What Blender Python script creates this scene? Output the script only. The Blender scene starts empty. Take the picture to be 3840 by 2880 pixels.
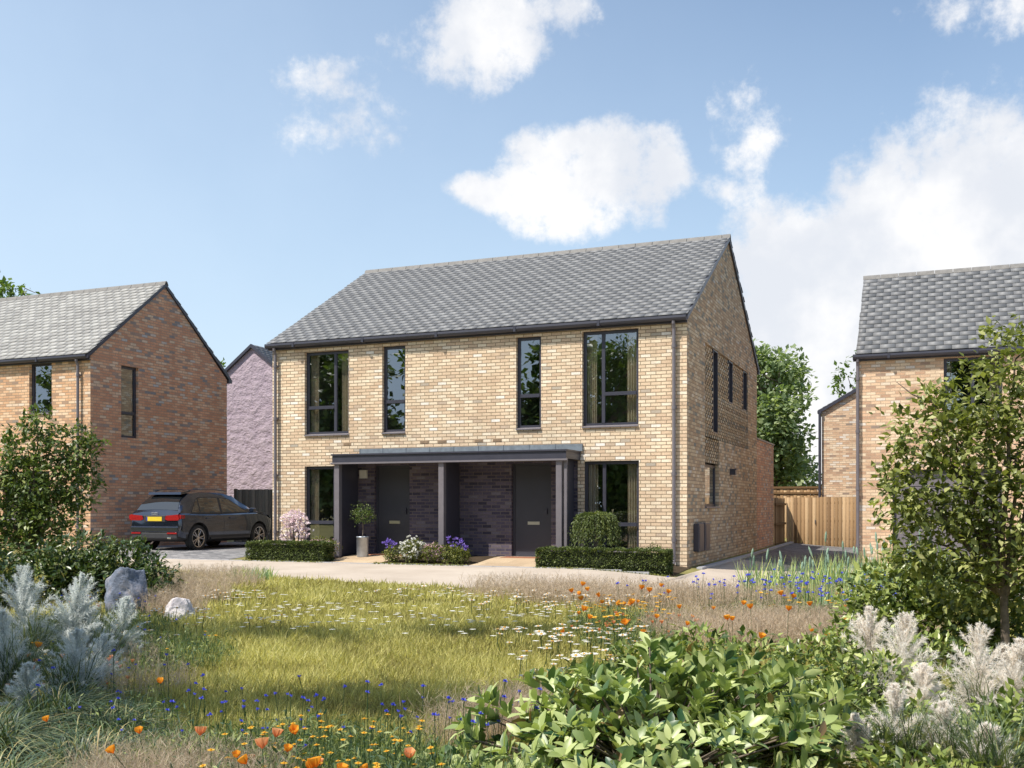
import bpy, bmesh, math, random
import numpy as np
random.seed(7)
RNG = np.random.default_rng(7)
C = bpy.context.scene.collection
rad = math.radians

# ------------------------------------------------------------------ helpers
def link(o):
    C.objects.link(o); return o

def tag(o, label=None, cat=None, group=None, kind=None):
    if label: o['label'] = label
    if cat: o['category'] = cat
    if group: o['group'] = group
    if kind: o['kind'] = kind
    return o

def thing(name, loc, label, cat, group=None, rz=0.0):
    o = bpy.data.objects.new(name, None); link(o)
    o.empty_display_size = .2
    o.location = loc; o.rotation_euler = (0, 0, rz)
    return tag(o, label, cat, group)

class MB:
    """collects faces (world metres) and links them as ONE mesh object"""
    def __init__(s): s.v = []; s.f = []; s.sm = []
    def add(s, vs, fs, smooth=False):
        k = len(s.v); s.v += [tuple(v) for v in vs]
        s.f += [tuple(i + k for i in f) for f in fs]; s.sm += [smooth] * len(fs); return s
    def quad(s, a, b, c, d): return s.add([a, b, c, d], [(0, 1, 2, 3)])
    def box(s, x0, y0, z0, x1, y1, z1):
        v = [(x0,y0,z0),(x1,y0,z0),(x1,y1,z0),(x0,y1,z0),(x0,y0,z1),(x1,y0,z1),(x1,y1,z1),(x0,y1,z1)]
        return s.add(v, [(0,3,2,1),(4,5,6,7),(0,1,5,4),(1,2,6,5),(2,3,7,6),(3,0,4,7)])
    def cyl(s, p0, p1, r0, r1=None, n=12, cap=True, smooth=True):
        r1 = r0 if r1 is None else r1
        p0 = np.array(p0, float); p1 = np.array(p1, float); d = p1 - p0; d /= np.linalg.norm(d)
        a = np.cross(d, (0,0,1.0)) if abs(d[2]) < .9 else np.cross(d, (1.0,0,0))
        a /= np.linalg.norm(a); b = np.cross(d, a)
        vs = []
        for p, r in ((p0, r0), (p1, r1)):
            for i in range(n):
                t = 2*math.pi*i/n; vs.append(p + a*r*math.cos(t) + b*r*math.sin(t))
        fs = [(i, n+i, n+(i+1) % n, (i+1) % n) for i in range(n)]
        s.add(vs, fs, smooth)
        if cap: s.add(vs[:n], [tuple(range(n))]); s.add(vs[n:], [tuple(reversed(range(n)))])
        return s
    def tube(s, pts, rs, n=6):
        for i in range(len(pts)-1): s.cyl(pts[i], pts[i+1], rs[i], rs[i+1], n, cap=(i in (0, len(pts)-2)))
        return s
    def prism(s, poly, axis, a, b):
        """poly of 2D points extruded along axis ('x','y','z') from a to b"""
        m = {'x': lambda p, t: (t, p[0], p[1]), 'y': lambda p, t: (p[0], t, p[1]), 'z': lambda p, t: (p[0], p[1], t)}[axis]
        n = len(poly)
        vs = [m(p, a) for p in poly] + [m(p, b) for p in poly]
        fs = [(i, (i+1) % n, n+(i+1) % n, n+i) for i in range(n)] + [tuple(range(n)), tuple(reversed(range(n, 2*n)))]
        return s.add(vs, fs)
    def build(s, name, mat, parent=None, recalc=True, bevel=0):
        loc = np.array(parent.matrix_basis.translation if parent else (0,0,0)) if parent else np.zeros(3)
        if parent and parent.parent: loc = loc + np.array(parent.parent.matrix_basis.translation)
        me = bpy.data.meshes.new(name)
        me.from_pydata([tuple(np.array(v) - loc) for v in s.v], [], s.f)
        me.polygons.foreach_set('use_smooth', s.sm)
        if recalc:
            bm = bmesh.new(); bm.from_mesh(me); bmesh.ops.recalc_face_normals(bm, faces=bm.faces); bm.to_mesh(me); bm.free()
        uv = me.uv_layers.new(name='UVMap')
        for p in me.polygons:
            nx, ny, nz = map(abs, p.normal)
            for li in p.loop_indices:
                c = np.array(me.vertices[me.loops[li].vertex_index].co) + loc
                uv.data[li].uv = (c[1], c[2]) if (nx > ny and nx > nz*.9) else ((c[0], c[2]) if ny > nz*.9 else (c[0], c[1]))
        o = bpy.data.objects.new(name, me); link(o)
        if mat: me.materials.append(mat)
        if parent: o.parent = parent
        if bevel:
            m = o.modifiers.new('b', 'BEVEL'); m.width = bevel; m.segments = 2; m.limit_method = 'ANGLE'
        return o

def fastmesh(name, V, F, mat, parent=None, rnd=None, smooth=False, loc=(0,0,0)):
    """V (n,3) F (m,k) numpy"""
    me = bpy.data.meshes.new(name); V = np.asarray(V, np.float32) - np.asarray(loc, np.float32); F = np.asarray(F, np.int32)
    m, k = F.shape
    me.vertices.add(len(V)); me.vertices.foreach_set('co', V.ravel())
    me.loops.add(m*k); me.loops.foreach_set('vertex_index', F.ravel())
    me.polygons.add(m); me.polygons.foreach_set('loop_start', np.arange(0, m*k, k, dtype=np.int32))
    if smooth: me.polygons.foreach_set('use_smooth', np.ones(m, bool))
    me.update(calc_edges=True)
    if rnd is not None:
        at = me.attributes.new('rnd', 'FLOAT', 'POINT'); at.data.foreach_set('value', np.asarray(rnd, np.float32))
    me.materials.append(mat)
    o = bpy.data.objects.new(name, me); link(o)
    if parent: o.parent = parent
    return o

def unit(a): return a / np.maximum(np.linalg.norm(a, axis=-1, keepdims=True), 1e-9)

def scatter(tv, tf, pos, ax, up, sx, sy, sz=None, rnd=None):
    """copies of a template (along, across, normal) laid at pos; returns V,F,rnd"""
    tv = np.asarray(tv, float); tf = np.asarray(tf, int); n = len(pos); k = len(tv)
    sz = sx if sz is None else sz
    A = unit(np.asarray(ax, float)); S = unit(np.cross(A, up)); U = np.cross(S, A)
    sx = np.broadcast_to(sx, n)[:, None, None]; sy = np.broadcast_to(sy, n)[:, None, None]; sz = np.broadcast_to(sz, n)[:, None, None]
    V = pos[:, None, :] + tv[None, :, 0:1]*sx*A[:, None, :] + tv[None, :, 1:2]*sy*S[:, None, :] + tv[None, :, 2:3]*sz*U[:, None, :]
    F = tf[None] + (np.arange(n)*k)[:, None, None]
    r = RNG.random(n) if rnd is None else rnd
    return V.reshape(-1, 3), F.reshape(-1, tf.shape[1]), np.repeat(r, k)

def join(parts):
    Vs, Fs, Rs, k = [], [], [], 0
    for V, F, R in parts:
        Vs.append(V); Fs.append(F + k); Rs.append(R); k += len(V)
    return np.concatenate(Vs), np.concatenate(Fs), np.concatenate(Rs)

def rdir(n, zmin=-1., zmax=1.):
    z = RNG.uniform(zmin, zmax, n); t = RNG.uniform(0, 2*np.pi, n); r = np.sqrt(np.maximum(0, 1-z*z))
    return np.stack([r*np.cos(t), r*np.sin(t), z], 1)

def sstep(a, b, x):
    t = np.clip((np.asarray(x, float)-a)/(b-a), 0, 1); return t*t*(3-2*t)

def G(x, y):
    """ground height"""
    a = .11*sstep(-1.9, -.1, y)
    r = -.25 + .08*sstep(6, 15, y)
    k = sstep(-2, 2.5, x)*sstep(-9, -2, y)
    return a*(1-k) + r*k

# ------------------------------------------------------------------ materials
def mat(name):
    m = bpy.data.materials.new(name); m.use_nodes = True
    nt = m.node_tree; nt.nodes.clear()
    out = nt.nodes.new('ShaderNodeOutputMaterial'); return m, nt, out
def N(nt, t, **kw):
    n = nt.nodes.new(t)
    for k, v in kw.items(): setattr(n, k, v)
    return n
def setin(n, d):
    for k, v in d.items(): n.inputs[k].default_value = v
def math_n(nt, op, a, b=None, c=None, clamp=False):
    n = N(nt, 'ShaderNodeMath', operation=op, use_clamp=clamp)
    for i, x in enumerate((a, b, c)):
        if x is None: continue
        if isinstance(x, (int, float)): n.inputs[i].default_value = x
        else: nt.links.new(x, n.inputs[i])
    return n.outputs[0]
def ramp(nt, fac, stops, interp='LINEAR'):
    r = N(nt, 'ShaderNodeValToRGB'); cr = r.color_ramp; cr.interpolation = interp
    while len(cr.elements) < len(stops): cr.elements.new(.5)
    for e, (p, c) in zip(cr.elements, stops): e.position = p; e.color = (*c, 1)
    nt.links.new(fac, r.inputs[0]); return r.outputs[0]
def mixc(nt, fac, a, b, blend='MIX'):
    n = N(nt, 'ShaderNodeMix', data_type='RGBA', blend_type=blend)
    for i, x in ((0, fac), (6, a), (7, b)):
        if isinstance(x, (int, float)): n.inputs[i].default_value = x
        elif isinstance(x, tuple): n.inputs[i].default_value = (*x, 1)
        else: nt.links.new(x, n.inputs[i])
    return n.outputs[2]
def noise(nt, vec, scale, detail=3, rough=.5):
    n = N(nt, 'ShaderNodeTexNoise'); setin(n, {'Scale': scale, 'Detail': detail, 'Roughness': rough})
    if vec is not None: nt.links.new(vec, n.inputs['Vector'])
    return n.outputs['Fac']
def princ(nt, out, col, rough=.6, metal=0, spec=.5, bump=None, bstr=.3, bdist=.01, **kw):
    p = N(nt, 'ShaderNodeBsdfPrincipled')
    if isinstance(col, tuple): p.inputs['Base Color'].default_value = (*col, 1)
    else: nt.links.new(col, p.inputs['Base Color'])
    if isinstance(rough, (int, float)): p.inputs['Roughness'].default_value = rough
    else: nt.links.new(rough, p.inputs['Roughness'])
    p.inputs['Metallic'].default_value = metal; p.inputs['Specular IOR Level'].default_value = spec
    for k, v in kw.items(): p.inputs[k].default_value = v
    if bump is not None:
        b = N(nt, 'ShaderNodeBump'); setin(b, {'Strength': bstr, 'Distance': bdist})
        nt.links.new(bump, b.inputs['Height']); nt.links.new(b.outputs[0], p.inputs['Normal'])
    nt.links.new(p.outputs[0], out.inputs[0]); return p

def brick_mat(name, stops, mortar, bw=.225, bh=.075, joint=.015, bstr=.8, rough=.85, stretch=.5):
    m, nt, out = mat(name)
    uv = N(nt, 'ShaderNodeUVMap', uv_map='UVMap'); sp = N(nt, 'ShaderNodeSeparateXYZ'); nt.links.new(uv.outputs[0], sp.inputs[0])
    M = lambda *a, **k: math_n(nt, *a, **k)
    v = M('DIVIDE', M('ADD', sp.outputs[1], 10*bh), bh); row = M('FLOOR', v)
    off = M('MULTIPLY', M('MODULO', row, 2.), stretch)
    u = M('ADD', M('ADD', M('DIVIDE', sp.outputs[0], bw), off), 1000.); colm = M('FLOOR', u)
    cb = N(nt, 'ShaderNodeCombineXYZ'); nt.links.new(colm, cb.inputs[0]); nt.links.new(row, cb.inputs[1])
    wn = N(nt, 'ShaderNodeTexWhiteNoise', noise_dimensions='3D'); nt.links.new(cb.outputs[0], wn.inputs['Vector'])
    col = ramp(nt, wn.outputs['Value'], stops)
    tc = N(nt, 'ShaderNodeTexCoord')
    n1 = noise(nt, tc.outputs['Object'], 38, 4, .6); n2 = noise(nt, tc.outputs['Object'], .7, 3)
    col = mixc(nt, .45, col, ramp(nt, n1, [(.3, (.55,.55,.55)), (.7, (1.25,1.25,1.25))]), 'MULTIPLY')
    col = mixc(nt, .5, col, ramp(nt, n2, [(.3, (.8,.8,.8)), (.7, (1.15,1.12,1.1))]), 'MULTIPLY')
    mpw = N(nt, 'ShaderNodeMapping'); mpw.inputs['Scale'].default_value = (2.2, 2.2, .22); nt.links.new(tc.outputs['Object'], mpw.inputs[0])
    n3 = noise(nt, mpw.outputs[0], 1.6, 5, .6); col = mixc(nt, .35, col, ramp(nt, n3, [(.32, (.72,.70,.66)), (.58, (1.06,1.05,1.04))]), 'MULTIPLY')
    fu = M('FRACT', u); fv = M('FRACT', v)
    ju = joint/bw; jv = joint/bh
    mask = M('MAXIMUM', M('LESS_THAN', fu, ju), M('LESS_THAN', fv, jv))
    mcol = mixc(nt, .3, mortar, ramp(nt, n1, [(.3, (.6,.6,.6)), (.7, (1.2,1.2,1.2))]), 'MULTIPLY')
    col = mixc(nt, mask, col, mcol)
    h = M('ADD', M('MULTIPLY', M('SUBTRACT', 1., mask), 1.), M('MULTIPLY', n1, .35))
    h = M('ADD', h, M('MULTIPLY', wn.outputs['Value'], .25))
    princ(nt, out, col, rough, bump=h, bstr=bstr, bdist=.008, spec=.25)
    return m

def plain(name, col, rough=.5, metal=0, var=.15, nscale=6, spec=.5, bstr=.1, **kw):
    m, nt, out = mat(name); tc = N(nt, 'ShaderNodeTexCoord')
    n = noise(nt, tc.outputs['Object'], nscale, 4, .6)
    a = tuple(c*(1-var) for c in col); b = tuple(c*(1+var) for c in col)
    princ(nt, out, ramp(nt, n, [(.3, a), (.7, b)]), rough, metal, spec, bump=n, bstr=bstr, bdist=.004, **kw)
    return m

def leafmat(name, stops, rough=.5, trans=.3, spec=.4, tint=(1.1,1.2,.5)):
    m, nt, out = mat(name)
    at = N(nt, 'ShaderNodeAttribute', attribute_name='rnd')
    col = ramp(nt, at.outputs['Fac'], stops)
    p = N(nt, 'ShaderNodeBsdfPrincipled'); nt.links.new(col, p.inputs['Base Color'])
    setin(p, {'Roughness': rough, 'Specular IOR Level': spec})
    if trans:
        t = N(nt, 'ShaderNodeBsdfTranslucent'); nt.links.new(mixc(nt, 1., col, tint, 'MULTIPLY'), t.inputs[0])
        mx = N(nt, 'ShaderNodeMixShader'); mx.inputs[0].default_value = trans
        nt.links.new(p.outputs[0], mx.inputs[1]); nt.links.new(t.outputs[0], mx.inputs[2]); nt.links.new(mx.outputs[0], out.inputs[0])
    else: nt.links.new(p.outputs[0], out.inputs[0])
    return m

def attrmat(name, stops, rough=.6, spec=.4, metal=0, nscale=20):
    m, nt, out = mat(name)
    at = N(nt, 'ShaderNodeAttribute', attribute_name='rnd'); tc = N(nt, 'ShaderNodeTexCoord')
    n = noise(nt, tc.outputs['Object'], nscale, 5, .6)
    col = mixc(nt, .3, ramp(nt, at.outputs['Fac'], stops), ramp(nt, n, [(.3, (.7,.7,.7)), (.7, (1.2,1.2,1.2))]), 'MULTIPLY')
    princ(nt, out, col, rough, metal, spec, bump=n, bstr=.25, bdist=.004)
    return m

M_BUFF = brick_mat('buff_brick', [(0, (.46,.41,.34)), (.03, (.56,.44,.33)), (.08, (.66,.49,.34)), (.35, (.72,.555,.39)), (.65, (.79,.64,.46)), (.93, (.85,.73,.56)), (1, (.87,.82,.75))], (.29,.21,.14), joint=.015)
M_BUFF_SHADE = brick_mat('buff_brick_shade', [(0, (.20,.21,.20)), (.10, (.27,.26,.22)), (.2, (.40,.28,.18)), (.5, (.48,.36,.24)), (.8, (.56,.45,.31)), (.95, (.60,.52,.40)), (1, (.48,.46,.43))], (.27,.21,.15))  # greyer brown side brick, with the wall's shade darkened into the palette
M_ORANGE = brick_mat('orange_brick', [(0, (.30,.26,.23)), (.06, (.46,.30,.20)), (.3, (.68,.40,.23)), (.6, (.76,.49,.30)), (.9, (.83,.62,.43)), (1, (.78,.66,.54))], (.38,.27,.19))
M_RED = brick_mat('red_multi_brick', [(0, (.25,.25,.27)), (.07, (.34,.27,.24)), (.13, (.54,.28,.18)), (.5, (.63,.345,.22)), (.8, (.67,.42,.28)), (.95, (.68,.52,.39)), (1, (.46,.46,.48))], (.36,.26,.20))
M_PEACH = brick_mat('peach_brick', [(0, (.30,.24,.2)), (.08, (.50,.32,.22)), (.3, (.66,.44,.29)), (.6, (.74,.53,.36)), (.9, (.82,.66,.48)), (1, (.74,.68,.62))], (.50,.37,.26))
M_DARKB = brick_mat('dark_brick', [(0, (.05,.045,.07)), (.2, (.075,.065,.10)), (.6, (.105,.09,.13)), (.9, (.15,.125,.16)), (1, (.18,.165,.2))], (.17,.14,.13))
M_FRAME = plain('frame_grey', (.045,.045,.062), .38, var=.08)
M_FRAMEL = plain('frame_grey_light', (.16,.145,.16), .45, var=.08)
M_DOOR = plain('door_grey', (.045,.045,.06), .4, var=.06, nscale=3)
M_STEEL = plain('brushed_steel', (.6,.58,.55), .3, .9, var=.05)
M_ZINC = plain('zinc', (.42,.46,.52), .42, .7, var=.2, nscale=5)
M_WHITEP = plain('cream_plastic', (.7,.68,.62), .4, var=.05)
M_SLATE = attrmat('slate', [(0, (.155,.157,.165)), (.3, (.168,.17,.178)), (.8, (.185,.187,.195)), (1, (.215,.217,.225))], .55, .4)
M_SLATE_SHEEN = attrmat('slate_sheen', [(0, (.29,.28,.27)), (.3, (.33,.32,.305)), (.7, (.37,.36,.345)), (1, (.42,.41,.39))], .55, .4)  # left roof slates: whitish grazing sheen put into the base colour
M_RIDGE = plain('ridge_clay', (.19,.18,.17), .7, var=.2, nscale=9)
M_LEAD = plain('lead', (.20,.23,.26), .5, .2, var=.2, nscale=8)
M_CURT = plain('curtain_cloth', (.55,.45,.33), .9, var=.1)
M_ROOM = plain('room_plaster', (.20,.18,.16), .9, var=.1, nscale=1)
M_WOODF = attrmat('fence_wood', [(0, (.15,.09,.045)), (.4, (.24,.15,.075)), (.75, (.33,.21,.11)), (1, (.42,.29,.165))], .8, .2)
M_WOODD = attrmat('fence_wood_dark', [(0, (.10,.09,.07)), (.5, (.15,.14,.11)), (1, (.21,.19,.15))], .85, .2)
M_BARK = plain('bark', (.14,.11,.085), .9, var=.4, nscale=30, bstr=.6)
M_TERRA = plain('terracotta', (.32,.13,.07), .8, var=.2)
M_TAN = brick_mat('tan_slab', [(0, (.48,.36,.24)), (.5, (.58,.45,.30)), (1, (.66,.53,.37))], (.36,.28,.19), .9, .6, .012, .2)
M_BLOCK = brick_mat('block_paving', [(0, (.15,.15,.16)), (.5, (.25,.245,.25)), (1, (.34,.33,.33))], (.10,.10,.10), .2, .1, .008, .5)
M_DRIVE = brick_mat('drive_paving', [(0, (.10,.10,.11)), (.5, (.17,.165,.17)), (1, (.25,.24,.235))], (.06,.06,.06), .2, .1, .008, .5)
M_KERB = plain('kerb_stone', (.38,.38,.40), .8, var=.1)

def glassmat():
    m, nt, out = mat('window_glass')
    tr = N(nt, 'ShaderNodeBsdfTransparent'); tr.inputs[0].default_value = (.80,.84,.83,1)
    gl = N(nt, 'ShaderNodeBsdfGlossy'); gl.inputs['Roughness'].default_value = .0; gl.inputs[0].default_value = (.9,.95,1,1)
    lw = N(nt, 'ShaderNodeLayerWeight'); lw.inputs[0].default_value = .5
    f = math_n(nt, 'ADD', math_n(nt, 'MULTIPLY', math_n(nt, 'POWER', lw.outputs['Facing'], 3.), .7), .27, clamp=True)
    mx = N(nt, 'ShaderNodeMixShader'); nt.links.new(f, mx.inputs[0]); nt.links.new(tr.outputs[0], mx.inputs[1]); nt.links.new(gl.outputs[0], mx.inputs[2])
    nt.links.new(mx.outputs[0], out.inputs[0]); return m
M_GLASS = glassmat()

def groundmat(name, stops, scale, rough=.95, bstr=.5, fine=60):
    m, nt, out = mat(name); tc = N(nt, 'ShaderNodeTexCoord')
    a = noise(nt, tc.outputs['Object'], scale, 5, .6); b = noise(nt, tc.outputs['Object'], fine, 3, .7)
    f = math_n(nt, 'ADD', math_n(nt, 'MULTIPLY', a, .55), math_n(nt, 'MULTIPLY', b, .45))
    princ(nt, out, ramp(nt, f, stops), rough, spec=.15, bump=b, bstr=bstr, bdist=.01); return m
M_SOIL = groundmat('soil_and_turf', [(.3, (.10,.09,.035)), (.5, (.20,.18,.065)), (.7, (.32,.29,.11))], .9)
M_PATH = groundmat('path_gravel', [(.3, (.36,.30,.24)), (.5, (.47,.40,.33)), (.72, (.58,.51,.43))], .8, bstr=.4, fine=90)
M_BED = groundmat('bed_soil', [(.3, (.03,.022,.014)), (.7, (.09,.065,.04))], 3)

# ------------------------------------------------------------------ setting
def sheet(name, m, x0, x1, nx, ylo, yhi, ny, dz, xs=None):
    xs = np.linspace(x0, x1, nx) if xs is None else xs
    V = []
    for x in xs:
        a = ylo(x) if callable(ylo) else ylo; b = yhi(x) if callable(yhi) else yhi
        for y in np.linspace(a, b, ny): V.append((x, y, float(G(x, y)) + dz))
    nx = len(xs)
    F = [(i*ny+j, (i+1)*ny+j, (i+1)*ny+j+1, i*ny+j+1) for i in range(nx-1) for j in range(ny-1)]
    mb = MB(); mb.v = V; mb.f = F; mb.sm = [True]*len(F)
    return tag(mb.build(name, m, recalc=False), kind='structure')

def axis(lo, hi, flo, fhi, step):
    a = list(np.arange(flo, fhi+1e-6, step))
    l = []; d = step; t = flo
    while t > lo: d *= 1.6; t -= d; l.append(max(t, lo))
    r = []; d = step; t = a[-1]
    while t < hi: d *= 1.6; t += d; r.append(min(t, hi))
    return np.array(sorted(set(l)) + a + sorted(set(r)))
gx = axis(-900, 900, -24, 14, .5); gy = axis(-900, 900, -24, 20, .5)
V = [(x, y, float(G(x, y))) for x in gx for y in gy]; ny = len(gy)
mb = MB(); mb.v = V; mb.f = [(i*ny+j, (i+1)*ny+j, (i+1)*ny+j+1, i*ny+j+1) for i in range(len(gx)-1) for j in range(ny-1)]; mb.sm = [True]*len(mb.f)
tag(mb.build('ground', M_SOIL, recalc=False), kind='structure')

near_edge = lambda x: float(np.interp(x, [-30,-14,-7,-2,1.5,4,8,20], [-3.2,-3.9,-6.2,-7.1,-7.4,-6.2,-3.,1.]))
far_edge = lambda x: float(np.interp(x, [-30,.28,.32,3.05,3.1,20], [-1.9,-1.9,4.6,4.6,5.26,5.26]))
sheet('path', M_PATH, 0, 0, 0, near_edge, far_edge, 30, .006, xs=np.array(sorted(list(np.arange(-30, 20.1, .5)) + [.28,.32,3.05,3.1])))
sheet('left_driveway', M_BLOCK, -15.77, -10.42, 14, -1.9, 9.9, 30, .006)
sheet('right_driveway', M_DRIVE, .36, 3.1, 8, 4.62, 15.4, 24, .006)
sheet('left_doorpath', M_TAN, -7.86, -6.45, 6, -1.89, -.01, 10, .010)
sheet('right_doorpath', M_TAN, -4.25, -2.72, 6, -1.89, -.01, 10, .010)
for nm, a, b, y0 in (('left_planting_bed', -9.9, -7.88, -1.86), ('middle_planting_bed', -6.43, -4.27, -1.86), ('right_planting_bed', -2.7, .1, -1.86)):
    sheet(nm, M_BED, a, b, 8, y0, -.01, 8, .012)
mb = MB()
for i in range(22):
    y = .02 + i*.70; z = float(G(.3, y)); mb.box(.2, y, z-.1, .32, y+.69, z+.05)
for i in range(30):
    x = -15.7 + i*.55
    if x+.54 < .2: zz = float(G(x, -1.94)); mb.box(x, -1.965, zz-.05, x+.54, -1.915, zz+.022)
tag(mb.build('kerb', M_KERB), kind='structure')

# ------------------------------------------------------------------ building pieces
def wallface(mb, mp, u0, u1, z0, z1, holes, depth=.1):
    """mp(u,z,d) -> point, d inward; holes (u0,u1,z0,z1)"""
    us = sorted({u0, u1, *[h[0] for h in holes], *[h[1] for h in holes]}); zs = sorted({z0, z1, *[h[2] for h in holes], *[h[3] for h in holes]})
    for a, b in zip(us, us[1:]):
        for c, d in zip(zs, zs[1:]):
            mu, mz = (a+b)/2, (c+d)/2
            if any(h[0] < mu < h[1] and h[2] < mz < h[3] for h in holes): continue
            mb.quad(mp(a,c,0), mp(b,c,0), mp(b,d,0), mp(a,d,0))
    for h in holes:
        dd = h[4] if len(h) > 4 else depth
        a, b, c, d = h[:4]
        mb.quad(mp(a,c,0), mp(a,d,0), mp(a,d,dd), mp(a,c,dd)); mb.quad(mp(b,c,0), mp(b,d,0), mp(b,d,dd), mp(b,c,dd))
        mb.quad(mp(a,d,0), mp(b,d,0), mp(b,d,dd), mp(a,d,dd)); mb.quad(mp(a,c,0), mp(b,c,0), mp(b,c,dd), mp(a,c,dd))

def slates(name, m, parent, x0, x1, ye, ze, yr, zr, w=.3, ex=.19, th=.012, axis='x', jag=.012):
    """slate slope: eave line (ye,ze) to ridge line (yr,zr), running x0..x1 along the axis"""
    L = math.hypot(yr-ye, zr-ze); dy, dz = (yr-ye)/L, (zr-ze)/L; ny_, nz_ = -dz*(1 if dy > 0 else -1), abs(dy)
    rows = int(L/ex); V = []; F = []; R = []
    for r in range(rows):
        s0 = r*ex; s1 = min(s0+ex*1.25, L)
        n = int((x1-x0)/w)+2
        for c in range(-1, n):
            a = x0 + c*w + (w/2 if r % 2 else 0); b = a + w - .006
            jx = random.uniform(-jag, jag)
            a2 = max(a, x0 + (jx if a <= x0 else 0)); b2 = min(b, x1 + (jx if b >= x1 else 0))
            if b2-a2 < .03: continue
            t = th*random.uniform(.8, 1.5); js = random.uniform(-.006, .006)
            k = len(V)
            for s, h0, h1 in ((s0+js, .012, .012+t), (s1, 0.0, .006)):
                for xx in (a2, b2):
                    for h in (h0, h1):
                        p = (xx, ye + dy*s + ny_*h, ze + dz*s + nz_*h)
                        V.append(p if axis == 'x' else (p[1], p[0], p[2]))
            F += [(k+1,k+3,k+7,k+5),(k,k+2,k+3,k+1),(k,k+1,k+5,k+4),(k+2,k+6,k+7,k+3)]
            R += [random.random()]*8
    o = fastmesh(name, V, F, m, parent, R, loc=tuple(parent.location))
    return o

def ridge(parent, x0, x1, y, z, name='ridge_tiles', axis='x', seg=.45, r=.085):
    mb = MB(); t = x0
    while t < x1-.01:
        e = min(t+seg-.012, x1)
        poly = [(y-r, z-.075), (y-r*.55, z+.015), (y, z+.05), (y+r*.55, z+.015), (y+r, z-.075), (y, z+.015)]
        if axis == 'x': mb.prism(poly, 'x', t, e)
        else: mb.prism(poly, 'y', t, e)
        t += seg
    return mb.build(name, M_RIDGE, parent)

def window(parent, x0, x1, z0, z1, y, mul=None, trans=None, tside=0, deep=.09, curtains=(1,1), room=True, axis='y', sign=1, sill=True, roomd=2.2, fw=.07, liner=None):
    """window in wall plane; mul = fraction of mullion; tside 0 = left light has the transom, 1 = right"""
    def P(u, d, z):                       # d inward
        return (u, y+d, z) if axis == 'y' else (y - d*sign, u, z)
    def bx(mb, u0, d0, zz0, u1, d1, zz1):
        a = P(u0, d0, zz0); b = P(u1, d1, zz1)
        mb.box(min(a[0],b[0]), min(a[1],b[1]), zz0, max(a[0],b[0]), max(a[1],b[1]), zz1)
    f = MB(); d0, d1 = deep, deep+.06
    if liner is not None:
        for (a_, c_, b_, e_) in ((x0, z0, x0+.03, z1), (x1-.03, z0, x1, z1), (x0+.03, z0, x1-.03, z0+.03), (x0+.03, z1-.03, x1-.03, z1)): bx(f, a_, liner, c_, b_, d0-.001, e_)
    bx(f, x0, d0, z0, x0+fw, d1, z1); bx(f, x1-fw, d0, z0, x1, d1, z1)
    bx(f, x0+fw, d0, z1-fw, x1-fw, d1, z1); bx(f, x0+fw, d0, z0, x1-fw, d1, z0+fw)
    lights = [(x0+fw, x1-fw)]
    if mul:
        xm = x0+(x1-x0)*mul; bx(f, xm-.035, d0-.006, z0+fw, xm+.035, d1, z1-fw); lights = [(x0+fw, xm-.035), (xm+.035, x1-fw)]
    cells = []
    for i, (a, b) in enumerate(lights):
        if trans and (i == tside or not mul):
            zt = z0+(z1-z0)*trans; bx(f, a, d0-.012, zt-.035, b, d1, zt+.035); bx(f, a, d0-.05, zt-.045, b, d0-.012, zt-.033)
            cells += [(a, b, z0+fw, zt-.035), (a, b, zt+.035, z1-fw)]
        else: cells.append((a, b, z0+fw, z1-fw))
    fr = f.build('window', M_FRAME, parent)
    for (a, b, c, d) in cells:
        g = MB(); g.quad(P(a, d0+.024, c), P(b, d0+.024, c), P(b, d0+.024, d), P(a, d0+.024, d)); g.build('pane', M_GLASS, fr)
    if sill:
        s = MB()
        if axis == 'y': s.prism([(y-.045, z0-.035), (y-.045, z0-.012), (y+d0, z0+.02), (y+d0, z0-.035)], 'x', x0+.002, x1-.002)
        else: bx(s, x0, -.04, z0-.03, x1, d0, z0+.006)
        s.build('sill', M_FRAMEL, fr)
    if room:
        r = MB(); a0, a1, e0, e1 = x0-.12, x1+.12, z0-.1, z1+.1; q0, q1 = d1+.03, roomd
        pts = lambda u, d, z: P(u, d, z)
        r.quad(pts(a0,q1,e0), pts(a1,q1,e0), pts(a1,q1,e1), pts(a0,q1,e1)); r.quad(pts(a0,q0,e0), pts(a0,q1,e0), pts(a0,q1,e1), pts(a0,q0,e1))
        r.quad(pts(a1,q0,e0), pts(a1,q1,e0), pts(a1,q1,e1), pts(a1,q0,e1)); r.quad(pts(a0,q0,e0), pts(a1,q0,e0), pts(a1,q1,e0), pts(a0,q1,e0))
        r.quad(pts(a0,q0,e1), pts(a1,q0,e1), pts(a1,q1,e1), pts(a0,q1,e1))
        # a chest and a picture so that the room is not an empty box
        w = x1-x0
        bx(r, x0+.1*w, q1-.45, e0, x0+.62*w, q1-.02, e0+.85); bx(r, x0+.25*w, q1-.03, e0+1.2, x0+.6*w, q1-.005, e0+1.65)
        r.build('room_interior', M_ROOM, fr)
    for side, on in enumerate(curtains):
        if not on: continue
        w = min(.19*(x1-x0), .25)*on
        c0 = (x0+.03) if side == 0 else (x1-.03-w); n = 28
        VV = []; FF = []
        for i in range(n+1):
            t = i/n; u = c0 + w*t; dd = d1+.09+.03*math.sin(t*5*2*math.pi)
            VV += [P(u, dd, z0-.02), P(u, dd, z1+.03)]
        FF = [(2*i, 2*i+2, 2*i+3, 2*i+1) for i in range(n)]
        cm = MB(); cm.add(VV, FF, True); cm.build('curtain', M_CURT, fr)
    return fr

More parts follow.
